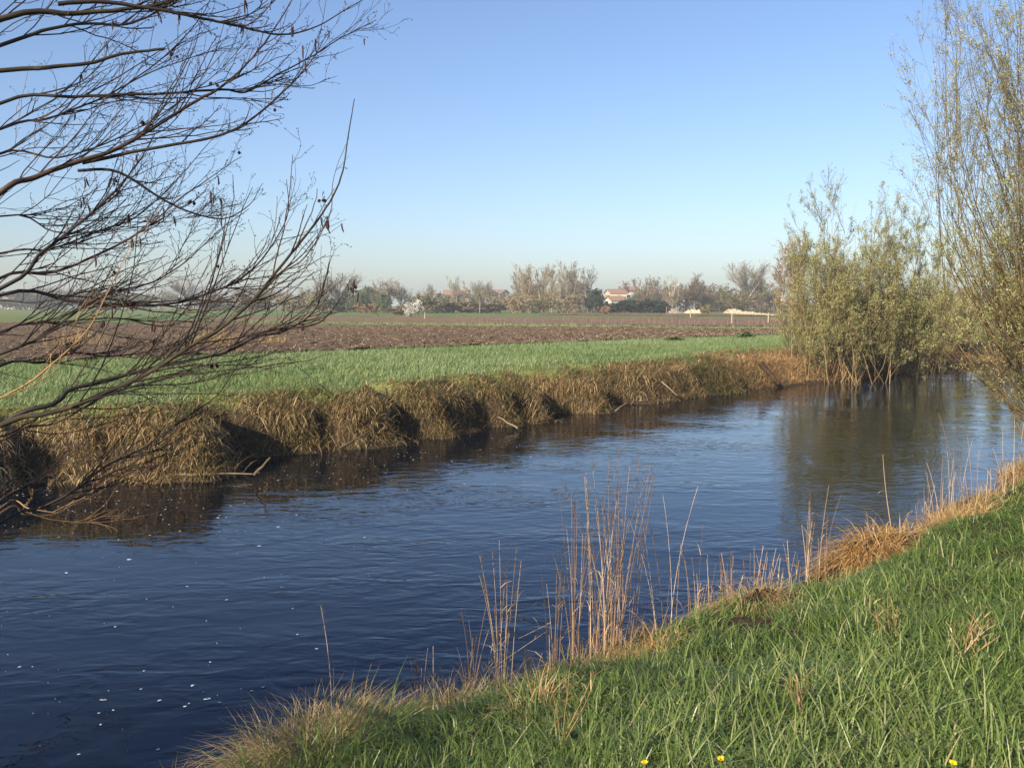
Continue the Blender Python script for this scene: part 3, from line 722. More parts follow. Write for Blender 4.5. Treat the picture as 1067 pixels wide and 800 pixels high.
for i, (pts, d0, d1, rpx, mk) in enumerate(LIMB):
    q = np.array(pts, float); n = len(q); s = np.linspace(0, 1, n)
    wob = np.cumsum(rng.normal(0, .03, n)); dd = d0 + (d1 - d0) * s + wob * .6
    P3 = [pix(a, b_, e) for (a, b_), e in zip(pts, dd)]
    if pts[0][0] == 0:                                   # carry the limb back to a stem of the trunk
        st = stems[i % 4][0]; p0 = P3[0]; tz = p0[2] - .45 - .2 * rng.random()
        k = int(np.argmin(np.abs(st[:, 2] - max(tz, base[2] + .3)))); a = st[k]
        P3 = [a, a * .6 + p0 * .4 + [0, 0, -.05]] + P3
    P = spline(P3, 5); P = P + np.cumsum(rng.normal(size=P.shape) * .0013, axis=0)
    dist = np.median(dd); r0 = .74 * rpx * dist / FPX; nP = len(P)
    stub = i == 3
    R = np.linspace(r0 * 1.15, r0 * (.55 if stub else .18), nP) ** 1.0
    R = np.maximum(R, .0012)
    br = part('branch', tubes(P, R, 7, rnd=rng.random()), M[mk], alder, base, True)
    if stub: continue
    Pb, Rb = P[None], R[None]
    length = np.linalg.norm(np.diff(P, axis=0), axis=1).sum()
    few = (.06 if d0 > 6 else .25) if mk == 'orange_twig' else 1.0
    if i in (12, 13, 15): few = .8 if i == 12 else .35
    # second order
    cnt = max(3, int(length * 9.5 * few))
    S, D, L, r = sprout(Pb, Rb, cnt, .22, .72 if i == 12 else .97, (.35, .8), .12, .34, .6, .72)
    D = norm(D + np.array([.35, .05, .18])); D[:, 2] = np.maximum(D[:, 2], -.12)
    L = np.clip(L, .10, .85)
    P2 = grow(S, D, L, 9, .45, .09); R2 = taper(np.clip(r, .0012, .0034), 9, .4)
    g = tubes(P2, R2, 4)
    # third and fourth order
    c3_ = int(cnt * 3.0)
    S, D, L, r = sprout(P2, R2, c3_, .12, .98, (.4, .95), .18, .5, .8, .3)
    L = np.clip(L, .04, .28); D = norm(D + np.array([.15, 0, .12])); D[:, 2] = np.maximum(D[:, 2], -.25)
    P3_ = grow(S, D, L, 6, .2, .20); R3 = taper(np.clip(r, .0010, .0020), 6, .6)
    tubes(P3_, R3, 3, geo=g)
    S, D, L, r = sprout(P3_, R3, int(c3_ * 1.0), .2, .95, (.4, 1.0), .3, .7, .8, .2)
    P4 = grow(S, D, np.clip(L, .02, .09), 4, .1, .12); tubes(P4, taper(np.full(len(P4), .0010), 4, .8), 3, geo=g)
    # buds
    tip = np.concatenate([P3_[:, -1], P4[:, -1], P3_[:, 3]]); td = np.concatenate([P3_[:, -1] - P3_[:, -2], P4[:, -1] - P4[:, -2], P3_[:, 4] - P3_[:, 3]])
    td = norm(td + rng.normal(size=td.shape) * .4)
    tubes(np.stack([tip, tip + td * .005, tip + td * .011], 1), np.tile([.0012, .0022, .0006], (len(tip), 1)), 3, geo=g)
    part('twigs', g, M[mk] if mk != 'alder' else M['twig'], br, base)
    if mk != 'orange_twig' and i < 20:
        j = rng.choice(len(P3_), 5, replace=False); cat_spots += [P3_[q_, -1] for q_ in j[:3]]; cone_spots += [P3_[q_, 3] for q_ in j[3:4]]
# unseen low twiggy limbs, added landward of the trunk to shade the near grass
for q in range(9):
    a = base + np.array([rng.normal(0, .1), rng.normal(0, .1), rng.uniform(.4, 1.6)]); e = np.array([rng.uniform(-2.9, -1.5), rng.uniform(.4, 2.0), rng.uniform(1.4, 2.7)])
    P = spline([a, a * .5 + e * .5 + [0, 0, .1], e], 7); R = np.linspace(.016, .005, len(P))
    br = part('branch', tubes(P, R, 6), M['twig'], alder, base, True)
    S, D, L, r = sprout(P[None], R[None], 26, .2, 1, (.4, 1.0), .15, .4, .6, .4)
    P2 = grow(S, D, np.clip(L, .1, .8), 8, .4, .12); R2 = taper(np.clip(r, .003, .006), 8, .4); g = tubes(P2, R2, 4)
    S, D, L, r = sprout(P2, R2, 110, .1, 1, (.4, 1.0), .2, .5, .8, .3)
    P3_ = grow(S, D, np.clip(L, .05, .35), 5, .2, .15); tubes(P3_, taper(np.full(len(P3_), .003), 5, .5), 3, geo=g)
    part('twigs', g, M['twig'], br, base)
nn = 7; zz = np.linspace(0, -.055, nn)
cme = tubes(np.column_stack([.004 * np.sin(zz * 60), zz * 0, zz]), np.array([.001, .003, .0036, .0038, .0036, .003, .0012]), 6).mesh('catkin', smooth=True); cme.materials.append(M['catkin'])
for p in cat_spots:
    for k in range(rng.integers(1, 3)):
        o = obj('catkin', cme, None, alder, p - base + rng.normal(0, .004, 3)); o.rotation_euler = (rng.normal(0, .12), rng.normal(0, .12), rng.uniform(0, 6)); o.scale = (1, 1, rng.uniform(.6, 1.25))
zz = np.linspace(0, -.02, 6)
kme = tubes(np.column_stack([zz * 0, zz * 0, zz]), np.array([.001, .005, .0075, .0075, .005, .001]), 7).mesh('cone', smooth=True); kme.materials.append(M['cone'])
for p in cone_spots:
    for k in range(rng.integers(1, 4)):
        o = obj('cone', kme, None, alder, p - base + rng.normal(0, .010, 3)); o.rotation_euler = (rng.normal(0, .6), rng.normal(0, .6), 0)

# ------------------------------------------------------------------ willows on the right
def willow(label, base, nst, Lr, lean, bias, leaves_n, leaf_l, r0, name='willow_tree', stemmat='willow_bark', spread=.25, sec=5.0, ter=5.0, leaf_mat='willow_leaf', zlow=0, thick=1.0, upw=.5, group=None, cat='tree', low=0, reach=0, seed=1):
    global rng
    rng = np.random.default_rng(seed)
    base = np.array(base, float); th = thing(name, label, cat, base, group)
    a = rng.uniform(0, 6.28, nst); ln = rng.uniform(*lean, nst)
    if low: a[low:low + nst // 2] = rng.normal(math.pi, .55, len(a[low:low + nst // 2]))
    D = np.column_stack([np.sin(ln) * np.cos(a) + bias[0], np.sin(ln) * np.sin(a) + bias[1], np.cos(ln)])
    S = base + np.column_stack([rng.normal(0, spread, nst), rng.normal(0, spread, nst), np.full(nst, -.1)])
    L = rng.uniform(*Lr, nst); n = 14
    L = L * (1 - .42 * ln)
    if low:
        D[:low, 0] = rng.uniform(-1.3, -.6, low); D[:low, 1] = rng.normal(0, .5, low); D[:low, 2] = rng.uniform(.35, .9, low); L[:low] = rng.uniform(2.6, 4.2, low)
    P1 = grow(S, D, L, n, upw, .055)
    if reach:
        hv = P1[..., :2] - base[:2]; hd = np.linalg.norm(hv, axis=-1, keepdims=True); lim = np.where(hd > reach, reach + (hd - reach) * .22, hd); P1[..., :2] = base[:2] + hv * lim / np.maximum(hd, 1e-6)
    R1 = taper(r0 * rng.uniform(.6, 1.1, nst), n, .16)
    part('trunk', tubes(P1, R1, 7), M[stemmat], th, base, True)
    c = int(nst * sec)
    S, D, L, r = sprout(P1, R1, c, .05, .95, (.25, .65), .22, .5, .55, .55)
    P2 = grow(S, D, np.clip(L, .3, 3.2), 9, upw * .9, .07); R2 = taper(np.clip(r, .004, .02) * thick, 9, .3)
    c = int(c * ter)
    S, D, L, r = sprout(np.concatenate([P2]), R2, c, .08, .97, (.25, .7), .22, .55, .6, .4)
    P3 = grow(S, D, np.clip(L, .12, 1.0), 6, .4, .09); R3 = taper(np.clip(r, .0028, .006) * thick, 6, .5)
    S, D, L, r = sprout(P3, R3, int(c * 1.6), .1, .95, (.3, .8), .3, .7, .7, .2)
    P4 = grow(S, D, np.clip(L, .06, .45), 4, .3, .08); R4 = taper(np.full(len(P4), .0026 * thick), 4, .6)
    g = tubes(P2, R2, 5); tubes(P3, R3, 3, geo=g); tubes(P4, R4, 3, geo=g)
    part('branches', g, M['willow_bark'], th, base)
    allP = np.concatenate([P3[:, 1:].reshape(-1, 3), P4[:, 1:].reshape(-1, 3), P4[:, 2:].reshape(-1, 3)])
    allP = allP[allP[:, 2] > zlow]
    # leaves come in clumps
    j = rng.choice(len(allP), leaves_n // 5); Cn = np.repeat(allP[j], 5, 0) + rng.normal(size=(len(j) * 5, 3)) * leaf_l * .6
    Dl = rng.normal(size=Cn.shape) + [0, 0, .5]
    rr = np.clip(np.repeat(rng.normal(.5, .22, len(j)), 5) + rng.normal(0, .12, len(Cn)), 0, 1)
    part('crown', leaves(Cn, Dl, rng.uniform(.6, 1.2, len(Cn)) * leaf_l, rng.uniform(.32, .5, len(Cn)) * leaf_l, rr), M[leaf_mat], th, base)
    return th

def gxy(px, d): 
    x = (px - CX) / FPX * d
    return (x, d, float(ground_at(x, d)))
willow('coppiced willow with tan stems and pale young leaves at the water edge', gxy(876, 30.2), 70, (4.3, 6.6), (.02, .80), (-.05, 0), 80000, .052, .014, 'willow_shrub', 'willow_stem', .75, 7, 6, thick=1.5, upw=.6, reach=1.5, seed=2)
willow('lower greener willow bush hanging over the water right of the tan coppice', gxy(928, 32.0), 60, (3.8, 6.6), (.05, .95), (.03, -.12), 80000, .054, .015, 'willow_shrub', 'willow_bark', .8, 7, 6, thick=1.4, upw=.6, reach=1.6, seed=3)
bw_ = gxy(1150, 13.8)
willow('tall willow with a fan of dark ascending limbs at the right edge', bw_, 120, (5.8, 9.6), (.03, .85), (-.06, .02), 105000, .036, .017, 'willow_tree', 'willow_bark', .32, 7, 6, upw=.95, thick=.85, low=24, reach=2.3, seed=5)
willow('small dense willow bush between the coppice and the tall willow', gxy(985, 40), 26, (2.0, 3.8), (.1, .9), (0, 0), 16000, .11, .035, 'willow_shrub', 'willow_bark', .7, 5, 4, thick=1.5, upw=.5)
willow('olive willow bush farther along the bank behind the tall willow', gxy(1050, 47), 30, (2.6, 4.4), (.1, .9), (0, 0), 18000, .12, .04, 'willow_shrub', 'willow_bark', .9, 5, 4, thick=1.8, upw=.5)
willow('farthest willow bush at the right edge behind the tall willow', gxy(1120, 55), 30, (2.6, 4.8), (.1, .9), (0, 0), 18000, .13, .04, 'willow_shrub', 'willow_bark', 1.0, 5, 4, thick=2.0, upw=.5)

# ------------------------------------------------------------------ distant trees
def proto_bare(seed, form):
    """unit-high bare tree: trunk and twig crown"""
    global rng
    keep_rng = rng; rng = np.random.default_rng(seed)
    if form == 'round':
        P0 = grow([[0, 0, -.02]], [[.03, 0, 1]], [.42], 8, .2, .05); R0 = taper(np.array([.020]), 8, .6)
        S, D, L, r = sprout(P0, R0, 13, .35, 1, (.3, .95), 1.0, 1.55, .7, .15)
        P1 = grow(S, D, np.clip(L, 0, .62), 9, .45, .07); R1 = taper(np.clip(r, .007, .013), 9, .25)
        c1, c2 = 160, 1500
    elif form == 'tall':
        k = 7; S = np.column_stack([rng.normal(0, .07, k), rng.normal(0, .07, k), np.full(k, -.02)])
        P0 = grow(S, np.column_stack([rng.normal(0, .10, k), rng.normal(0, .10, k), np.ones(k)]), rng.uniform(.75, 1.0, k), 10, .1, .03); R0 = taper(np.full(k, .011), 10, .25)
        S, D, L, r = sprout(P0, R0, 70, .12, .95, (.3, .7), .18, .4, .6, .6)
        P1 = grow(S, D, L, 7, .6, .06); R1 = taper(np.clip(r, .003, .006), 7, .3)
        c1, c2 = 420, 1700
    elif form == 'poplar':
        P0 = grow([[0, 0, -.02]], [[.0, 0, 1]], [1.0], 12, .1, .015); R0 = taper(np.array([.012]), 12, .2)
        S, D, L, r = sprout(P0, R0, 46, .22, .97, (.3, .6), .16, .32, .6, .5)
        P1 = grow(S, D, L, 7, .9, .05); R1 = taper(np.clip(r, .0025, .005), 7, .3)
        c1, c2 = 240, 900
    else:  # bush
        k = 26; S = np.column_stack([rng.normal(0, .22, k), rng.normal(0, .22, k), np.full(k, -.02)])
        a = rng.uniform(0, 6.28, k); ln = rng.uniform(.05, .9, k)
        P0 = grow(S, np.column_stack([np.sin(ln) * np.cos(a), np.sin(ln) * np.sin(a), np.cos(ln)]), rng.uniform(.5, .95, k), 7, .3, .08); R0 = taper(np.full(k, .010), 7, .3)
        S, D, L, r = sprout(P0, R0, 110, .1, .95, (.3, .9), .25, .55, .6, .4)
        P1 = grow(S, D, L, 6, .3, .1); R1 = taper(np.clip(r, .003, .006), 6, .4)
        c1, c2 = 300, 900
    gt = tubes(P0, R0, 6)
    if form == 'round': tubes(P1, R1, 5, geo=gt)
    g = Geo()
    if form != 'round': tubes(P1, R1, 4, geo=g)
    S, D, L, r = sprout(P1, R1, c1, .15, .97, (.3, .8), .25, .6, .6, .4)
    P2 = grow(S, D, np.clip(L, .03, .3), 6, .3, .08); R2 = taper(np.clip(r, .0022, .004), 6, .5); tubes(P2, R2, 3, geo=g)
    S, D, L, r = sprout(P2, R2, c2, .1, .98, (.3, .9), .3, .75, .6, .3)
    P3 = grow(S, D, np.clip(L, .02, .14), 4, .2, .1); tubes(P3, taper(np.full(len(P3), .0016), 4, .6), 3, geo=g)
    pts = np.concatenate([P2[:, 1:].reshape(-1, 3), P3.reshape(-1, 3)])
    top = pts[:, 2].max(); xr = np.percentile(np.abs(pts[:, 0]), 97)
    j = rng.choice(len(pts), 2600); lc = pts[j] + rng.normal(size=(2600, 3)) * .02
    cl_ = sn(lc[:, 0], lc[:, 2], 9, seed, 2)
    lc_d = rng.normal(size=lc.shape); lrr = np.clip(.5 + .25 * cl_ + rng.normal(0, .15, 2600), 0, 1)
    rng = keep_rng
    return gt, g, (lc, lc_d, lrr), top, xr
PROTO = {}
for form, c in (('round', 3), ('tall', 4), ('poplar', 2), ('bush', 4)):
    PROTO[form] = [proto_bare(100 + i * 7 + len(form), form) for i in range(c)]

M['bare_grey'] = blade_mat('grey_twigs', [(0, (.10, .088, .072)), (1, (.23, .20, .165))], .9, .1, 0)
M['bare_brown'] = blade_mat('brown_twigs', [(0, (.085, .06, .042)), (1, (.18, .13, .088))], .9, .1, 0)
M['bare_tan'] = blade_mat('tan_twigs', [(0, (.16, .125, .075)), (1, (.30, .24, .15))], .9, .1, 0)
M['pale_trunk'] = blade_mat('pale_bark', [(0, (.34, .30, .25)), (1, (.52, .48, .42))], .9, .1, 0)
M['lf_olive'] = blade_mat('olive_buds', [(0, (.10, .095, .035)), (1, (.24, .215, .10))], .8, .1, .2)
M['lf_green'] = blade_mat('green_leaves', [(0, (.05, .085, .03)), (1, (.13, .17, .07))], .8, .1, .2)
M['lf_dark'] = blade_mat('dark_evergreen', [(0, (.018, .030, .022)), (1, (.05, .07, .045))], .8, .1, .1)
M['lf_brown'] = blade_mat('withered_leaves', [(0, (.085, .066, .038)), (1, (.19, .15, .085))], .8, .1, .1)
M['lf_rust'] = blade_mat('rusty_leaves', [(0, (.20, .11, .055)), (1, (.34, .21, .11))], .8, .1, .1)
M['lf_white'] = blade_mat('white_blossom', [(0, (.48, .46, .40)), (1, (.80, .78, .70))], .8, .1, .2)
M['lf_tan'] = blade_mat('tan_buds', [(0, (.20, .155, .085)), (1, (.36, .29, .17))], .8, .1, .2)
MESHC = {}
def tree(px, d, top, wpx, form, pi, label, twig='bare_grey', leaf=None, nleaf=900, lsize=.25, name=None, trunk=None, group=None, cat=None):
    if leaf is None and form in ('round', 'tall'): leaf, nleaf, lsize = ('lf_brown' if twig == 'bare_brown' else 'lf_tan'), 380, .20
    gt, g, (lc, ld, lr), tp, xr = PROTO[form][pi % len(PROTO[form])]
    h = (HOR - top) / FPX * d + (H - 1.0)
    x = (px - CX) / FPX * d
    sx = (wpx / FPX * d / 2) / xr; sz = h / tp
    bush = form == 'bush'
    name = name or ('shrub' if bush else 'bare_tree')
    th = thing(name, label, cat or ('bush' if bush else 'tree'), (x, d, .97), group, 0, (sx, sx, sz))
    key = (form, pi, twig, trunk)
    if key not in MESHC:
        a = gt.mesh('trunk'); a.materials.append(M[trunk or twig]); b_ = g.mesh('crown'); b_.materials.append(M[twig]); MESHC[key] = (a, b_)
    obj('trunk' if not bush else 'stems', MESHC[key][0], None, th); c = obj('crown', MESHC[key][1], None, th)
    if leaf:
        k = (form, pi, leaf, nleaf, round(lsize / h, 2))
        if k not in MESHC:
            s = lsize / h
            mm = leaves(lc[:nleaf], ld[:nleaf], np.full(nleaf, s), s * .7, lr[:nleaf]).mesh('foliage'); mm.materials.append(M[leaf]); MESHC[k] = mm
        obj('foliage', MESHC[k], None, c)
    return th

T = tree
# left, seen through the alder
T(18, 300, 302, 60, 'bush', 0, 'dark hedge bush at the far left edge beyond the ploughed field', 'bare_brown', 'lf_dark', 1600, .5)
T(60, 290, 306, 60, 'bush', 1, 'dark bush right of the far left hedge bush behind the alder twigs', 'bare_brown', 'lf_brown', 1600, .5)
T(110, 300, 303, 62, 'bush', 2, 'dull brown bush between the far left hedge and the lone round tree', 'bare_brown', 'lf_brown', 1600, .5)
T(40, 330, 296, 55, 'round', 0, 'bare grey tree behind the pink roofed house at far left')
T(90, 340, 298, 45, 'round', 1, 'small bare grey tree right of the pink roofed house')
T(150, 290, 306, 56, 'bush', 3, 'low olive bush left of the lone round tree', 'bare_brown', 'lf_olive', 1600, .45)
T(199, 260, 284, 36, 'round', 2, 'lone round bare tree standing above the hedge behind the alder')
T(168, 270, 300, 36, 'round', 0, 'small bare tree just left of the lone round tree')
T(220, 250, 304, 55, 'bush', 0, 'brown bush under the right side of the lone round tree', 'bare_brown', 'lf_brown', 1600, .4)
T(262, 240, 298, 40, 'round', 1, 'bare brown tree midway between the lone round tree and the grey one', 'bare_brown')
T(268, 220, 308, 50, 'bush', 1, 'dull olive bush under the bare brown tree behind alder twigs', 'bare_brown', 'lf_olive', 1500, .4)
T(300, 225, 300, 42, 'round', 2, 'thin bare tree left of the big grey rounded tree', 'bare_grey')
T(312, 205, 305, 44, 'bush', 2, 'tan bush at the foot of the thin bare tree', 'bare_tan', 'lf_tan', 1200, .35)
T(327, 215, 291, 30, 'round', 0, 'slim bare grey tree beside the big grey rounded tree')
T(354, 210, 282, 40, 'round', 1, 'big grey rounded bare tree left of the ivy green tree', 'bare_grey')
T(338, 195, 303, 34, 'bush', 3, 'yellowish olive bush below the big grey rounded tree', 'bare_tan', 'lf_olive', 1500, .35)
T(355, 192, 309, 20, 'bush', 0, 'dark shaded bush left of the ivy green tree', 'bare_brown', 'lf_dark', 1900, .35)
T(376, 190, 298, 30, 'bush', 1, 'ivy green bushy tree between the grey tree and the spreading tree', 'bare_brown', 'lf_green', 2400, .35, 'leafy_tree', cat='tree')
T(393, 200, 290, 30, 'tall', 0, 'upright bare brown tree behind the ivy green tree', 'bare_brown')
T(384, 165, 316, 24, 'bush', 2, 'low pinkish dry bush in front of the ivy green tree', 'bare_tan', 'lf_rust', 500, .25)
T(404, 175, 305, 24, 'bush', 3, 'dark green bush under the spreading bare tree', 'bare_brown', 'lf_green', 2400, .3)
T(418, 185, 287, 34, 'round', 2, 'spreading bare tree above the white blossoming bush', 'bare_grey')
T(414, 140, 317, 20, 'bush', 0, 'brown leafless bush immediately left of the white blossoming bush', 'bare_brown', 'lf_brown', 500, .2)
T(432, 116, 312, 19, 'bush', 1, 'white blossoming bush at the edge of the field', 'bare_grey', 'lf_white', 1500, .17, 'blossoming_bush')
T(444, 170, 305, 34, 'bush', 2, 'olive bush behind the white blossoming bush', 'bare_brown', 'lf_olive', 2200, .3)
T(444, 260, 294, 18, 'round', 0, 'small bare tree left of the cypress by the houses')
T(451, 300, 297, 3.4, 'bush', 3, 'thin dark cypress left of the red roofed houses', 'bare_brown', 'lf_dark', 2600, .45, 'cypress', cat='tree')
for px_, w_, l_ in [(462, 30, 'first'), (484, 30, 'second')]:
    T(px_, 180, 313 + (px_ > 470), w_, 'bush', int(px_) % 4, f'low dark brown hedge bush under the red roofed houses, {l_} from the left', 'bare_brown', 'lf_brown', 2200, .3, 'hedge_bush', group='hedge bushes in front of the houses')
T(478, 250, 286, 22, 'tall', 1, 'pale bare tree rising behind the red roofed houses', 'bare_tan')
T(497, 215, 297, 24, 'bush', 0, 'yellow olive tree right of the red roofed houses', 'bare_tan', 'lf_olive', 1900, .35, 'leafy_tree', cat='tree')
T(500, 260, 290, 22, 'round', 1, 'faint bare tree behind the yellow olive tree')
T(515, 330, 296, 24, 'round', 2, 'round hazy tree left of the long grey building', 'bare_brown', 'lf_brown', 900, .5)
T(514, 175, 314, 36, 'bush', 1, 'long dark purple brown hedge bush left of the tall grove', 'bare_brown', 'lf_brown', 2400, .3, 'hedge_bush')
# the tall grove
for i, (px_, d_, top_, w_, tw) in enumerate([(540, 190, 276, 26, 'bare_grey'), (552, 185, 273, 28, 'bare_tan'), (564, 195, 274, 28, 'bare_grey'), (576, 186, 275, 26, 'bare_tan'), (587, 192, 273, 28, 'bare_tan'), (599, 184, 270, 30, 'bare_grey'), (611, 190, 276, 26, 'bare_grey')]):
    T(px_, d_, top_, w_, 'tall', i, ['leftmost', 'second', 'third', 'fourth', 'fifth', 'sixth and tallest', 'rightmost'][i] + ' bare tree of the tall grove mid photo' + (', counted from its left' if 0 < i < 6 else ''), tw, 'lf_tan', 900, .20, group='trees of the tall grove')
for i, (px_, w_, l_) in enumerate([(540, 30, 'left'), (565, 32, 'middle'), (592, 34, 'right')]):
    T(px_, 172, 304 + i % 2 * 3, w_, 'bush', i, f'tan undergrowth bush at the {l_} foot of the tall grove', 'bare_tan', 'lf_tan' if i != 1 else 'lf_olive', 1300, .28, group='undergrowth of the tall grove')
T(623, 172, 301, 26, 'bush', 3, 'dark evergreen at the right end of the tall grove', 'bare_brown', 'lf_dark', 2600, .4, 'evergreen_tree', cat='tree')
T(630, 150, 318, 9, 'bush', 0, 'small rust coloured bush below the dark evergreen', 'bare_brown', 'lf_rust', 900, .2)
for i, (px_, w_, tp_) in enumerate([(646, 32, 313), (668, 34, 312), (688, 30, 314)]):
    T(px_, 172, tp_, w_, 'bush', i + 1, ['leftmost', 'middle', 'rightmost'][i] + ' dark bush of the hedge below the white houses', 'bare_brown', 'lf_dark', 2200, .35, 'hedge_bush', group='dark hedge below the white houses')
T(650, 300, 292, 14, 'poplar', 0, 'thin bare tree between the white houses', 'bare_brown')
T(671, 200, 286, 22, 'tall', 2, 'bare brown tree right of the white houses', 'bare_brown', 'lf_olive', 300, .25)
T(684, 205, 288, 22, 'tall', 3, 'bare tree half hiding the cream house', 'bare_grey', 'lf_olive', 300, .25)
T(697, 200, 286, 24, 'tall', 0, 'tan bare tree with a pale trunk left of the rubble heap', 'bare_tan', 'lf_tan', 400, .22, trunk='pale_trunk')
T(714, 205, 290, 28, 'round', 0, 'brown bare tree behind the rubble heap', 'bare_brown', 'lf_brown', 700, .3)
T(723, 215, 283, 18, 'poplar', 1, 'thin bent bare tree poking above the brown trees', 'bare_grey')
T(736, 210, 294, 30, 'bush', 2, 'rounded brown tree between the heaps', 'bare_brown', 'lf_brown', 1500, .3, 'bare_tree', cat='tree')
T(753, 215, 297, 26, 'bush', 3, 'dull olive tree left of the big hazy tree', 'bare_brown', 'lf_olive', 1300, .3, 'bare_tree', cat='tree')
T(777, 205, 269, 40, 'round', 1, 'big hazy bare tree above the pale sand ridge', 'bare_grey', 'lf_olive', 500, .25, trunk='pale_trunk')
T(793, 212, 274, 30, 'round', 2, 'bare tree overlapping the right side of the big hazy tree', 'bare_grey', 'lf_olive', 400, .25)
T(770, 195, 298, 40, 'bush', 0, 'olive bush under the big hazy tree', 'bare_brown', 'lf_olive', 1600, .3)
T(803, 190, 300, 36, 'bush', 1, 'brown bush right of the big hazy tree behind the sand ridge', 'bare_brown', 'lf_brown', 1600, .3)
for i, (px_, tp_) in enumerate([(813, 250), (822, 244), (831, 247)]):
    T(px_, 150, tp_, 20, 'poplar', i, ['left', 'middle', 'right'][i] + ' slender pale poplar beside the tan willow coppice', 'bare_tan', 'lf_tan', 250, .16, trunk='pale_trunk', group='pale poplars left of the willows', name='poplar_tree')
T(830, 140, 307, 40, 'bush', 2, 'brown bush at the foot of the pale poplars', 'bare_brown', 'lf_rust', 1300, .25)
T(870, 130, 300, 60, 'bush', 3, 'brown thicket behind the tan willow coppice', 'bare_brown', 'lf_brown', 1800, .3, 'thicket')
T(930, 120, 302, 70, 'bush', 0, 'brown thicket behind the greener willow bush', 'bare_brown', 'lf_olive', 1800, .3, 'thicket')
T(1000, 110, 303, 70, 'bush', 1, 'brown thicket seen through the tall willow', 'bare_brown', 'lf_brown', 1800, .3, 'thicket')
T(1065, 105, 302, 70, 'bush', 2, 'brown thicket at the right edge behind the tall willow', 'bare_brown', 'lf_olive', 1800, .3, 'thicket')
for px_, d_, tp_, w_, tw, lf, lab in [
    (470, 260, 304, 50, 'bare_brown', 'lf_olive', 'wide dull thicket between the cypress and the yellow olive tree'),
    (530, 230, 305, 34, 'bare_tan', 'lf_tan', 'tan thicket just left of the tall grove'),
    (555, 200, 297, 46, 'bare_tan', 'lf_tan', 'tan thicket inside the left half of the tall grove'),
    (597, 200, 296, 46, 'bare_tan', 'lf_olive', 'olive thicket inside the right half of the tall grove'),
    (660, 250, 306, 36, 'bare_brown', 'lf_olive', 'dull thicket between the two white houses and the hedge'),
    (690, 220, 295, 46, 'bare_brown', 'lf_olive', 'olive thicket in front of the half hidden cream house'),
    (722, 225, 293, 50, 'bare_brown', 'lf_brown', 'wide brown thicket behind the rubble heap and tan heap'),
    (752, 230, 299, 44, 'bare_brown', 'lf_brown', 'brown thicket left of the big hazy tree, above the sand ridge'),
    (785, 230, 290, 56, 'bare_grey', 'lf_olive', 'grey olive thicket behind the big hazy tree'),
    (395, 230, 300, 60, 'bare_brown', 'lf_brown', 'brown thicket behind the ivy green tree and the spreading tree'),
    (330, 250, 303, 60, 'bare_brown', 'lf_olive', 'dull thicket behind the big grey rounded tree')]:
    T(px_, d_, tp_, w_, 'bush', int(px_) % 4, lab, tw, lf, 1500, .4, 'thicket')
# small plants on the field margins
for px_, py_, w_, h_, mk, lab in [(777, 352, 12, 5, 'lf_green', 'green weed tuft at the field margin below the sand ridge'), (703, 355, 9, 3, 'lf_green', 'small green weed tuft at the field margin below the rubble heap'), (735, 327, 9, 9, 'lf_olive', 'small olive shrub between the tan heap and the sand ridge')]:
    d_ = (H - 1) * FPX / (py_ - HOR); T(px_, d_, py_ - h_, w_, 'bush', 1, lab, 'bare_brown', mk, 900, .03 * d_ / 10, 'weed_tuft' if h_ < 8 else 'shrub', cat='plant')
# dry grass clumps in front of the field at left
for px_, d_, h_, w_, lab in [(80, 33, .9, 1.2, 'dry straw clump at the field margin at far left behind alder twigs'), (212, 35, .75, .45, 'narrow straw clump at the field margin, left of a close pair'), (232, 34, .85, .5, 'taller straw clump at the field margin, right of a close pair'), (285, 35, .5, .5, 'low straw clump where the field margin leaves the alder twigs')]:
    x = (px_ - CX) / FPX * d_; c = np.array([x, d_, .98]); th = thing('straw_clump', lab, 'dry grass', c, 'straw clumps along the field margin')
    n = 260; B = c + np.column_stack([rng.normal(0, w_ * .5, n), rng.normal(0, .25, n), np.zeros(n)])
    part('blades', blades(B, np.column_stack([rng.normal(0, .25, n), rng.normal(0, .25, n), np.ones(n)]), rng.uniform(.4, 1, n) * h_, rng.uniform(.010, .02, n), rng.uniform(.1, 1, n)), M['dry'], th, c)

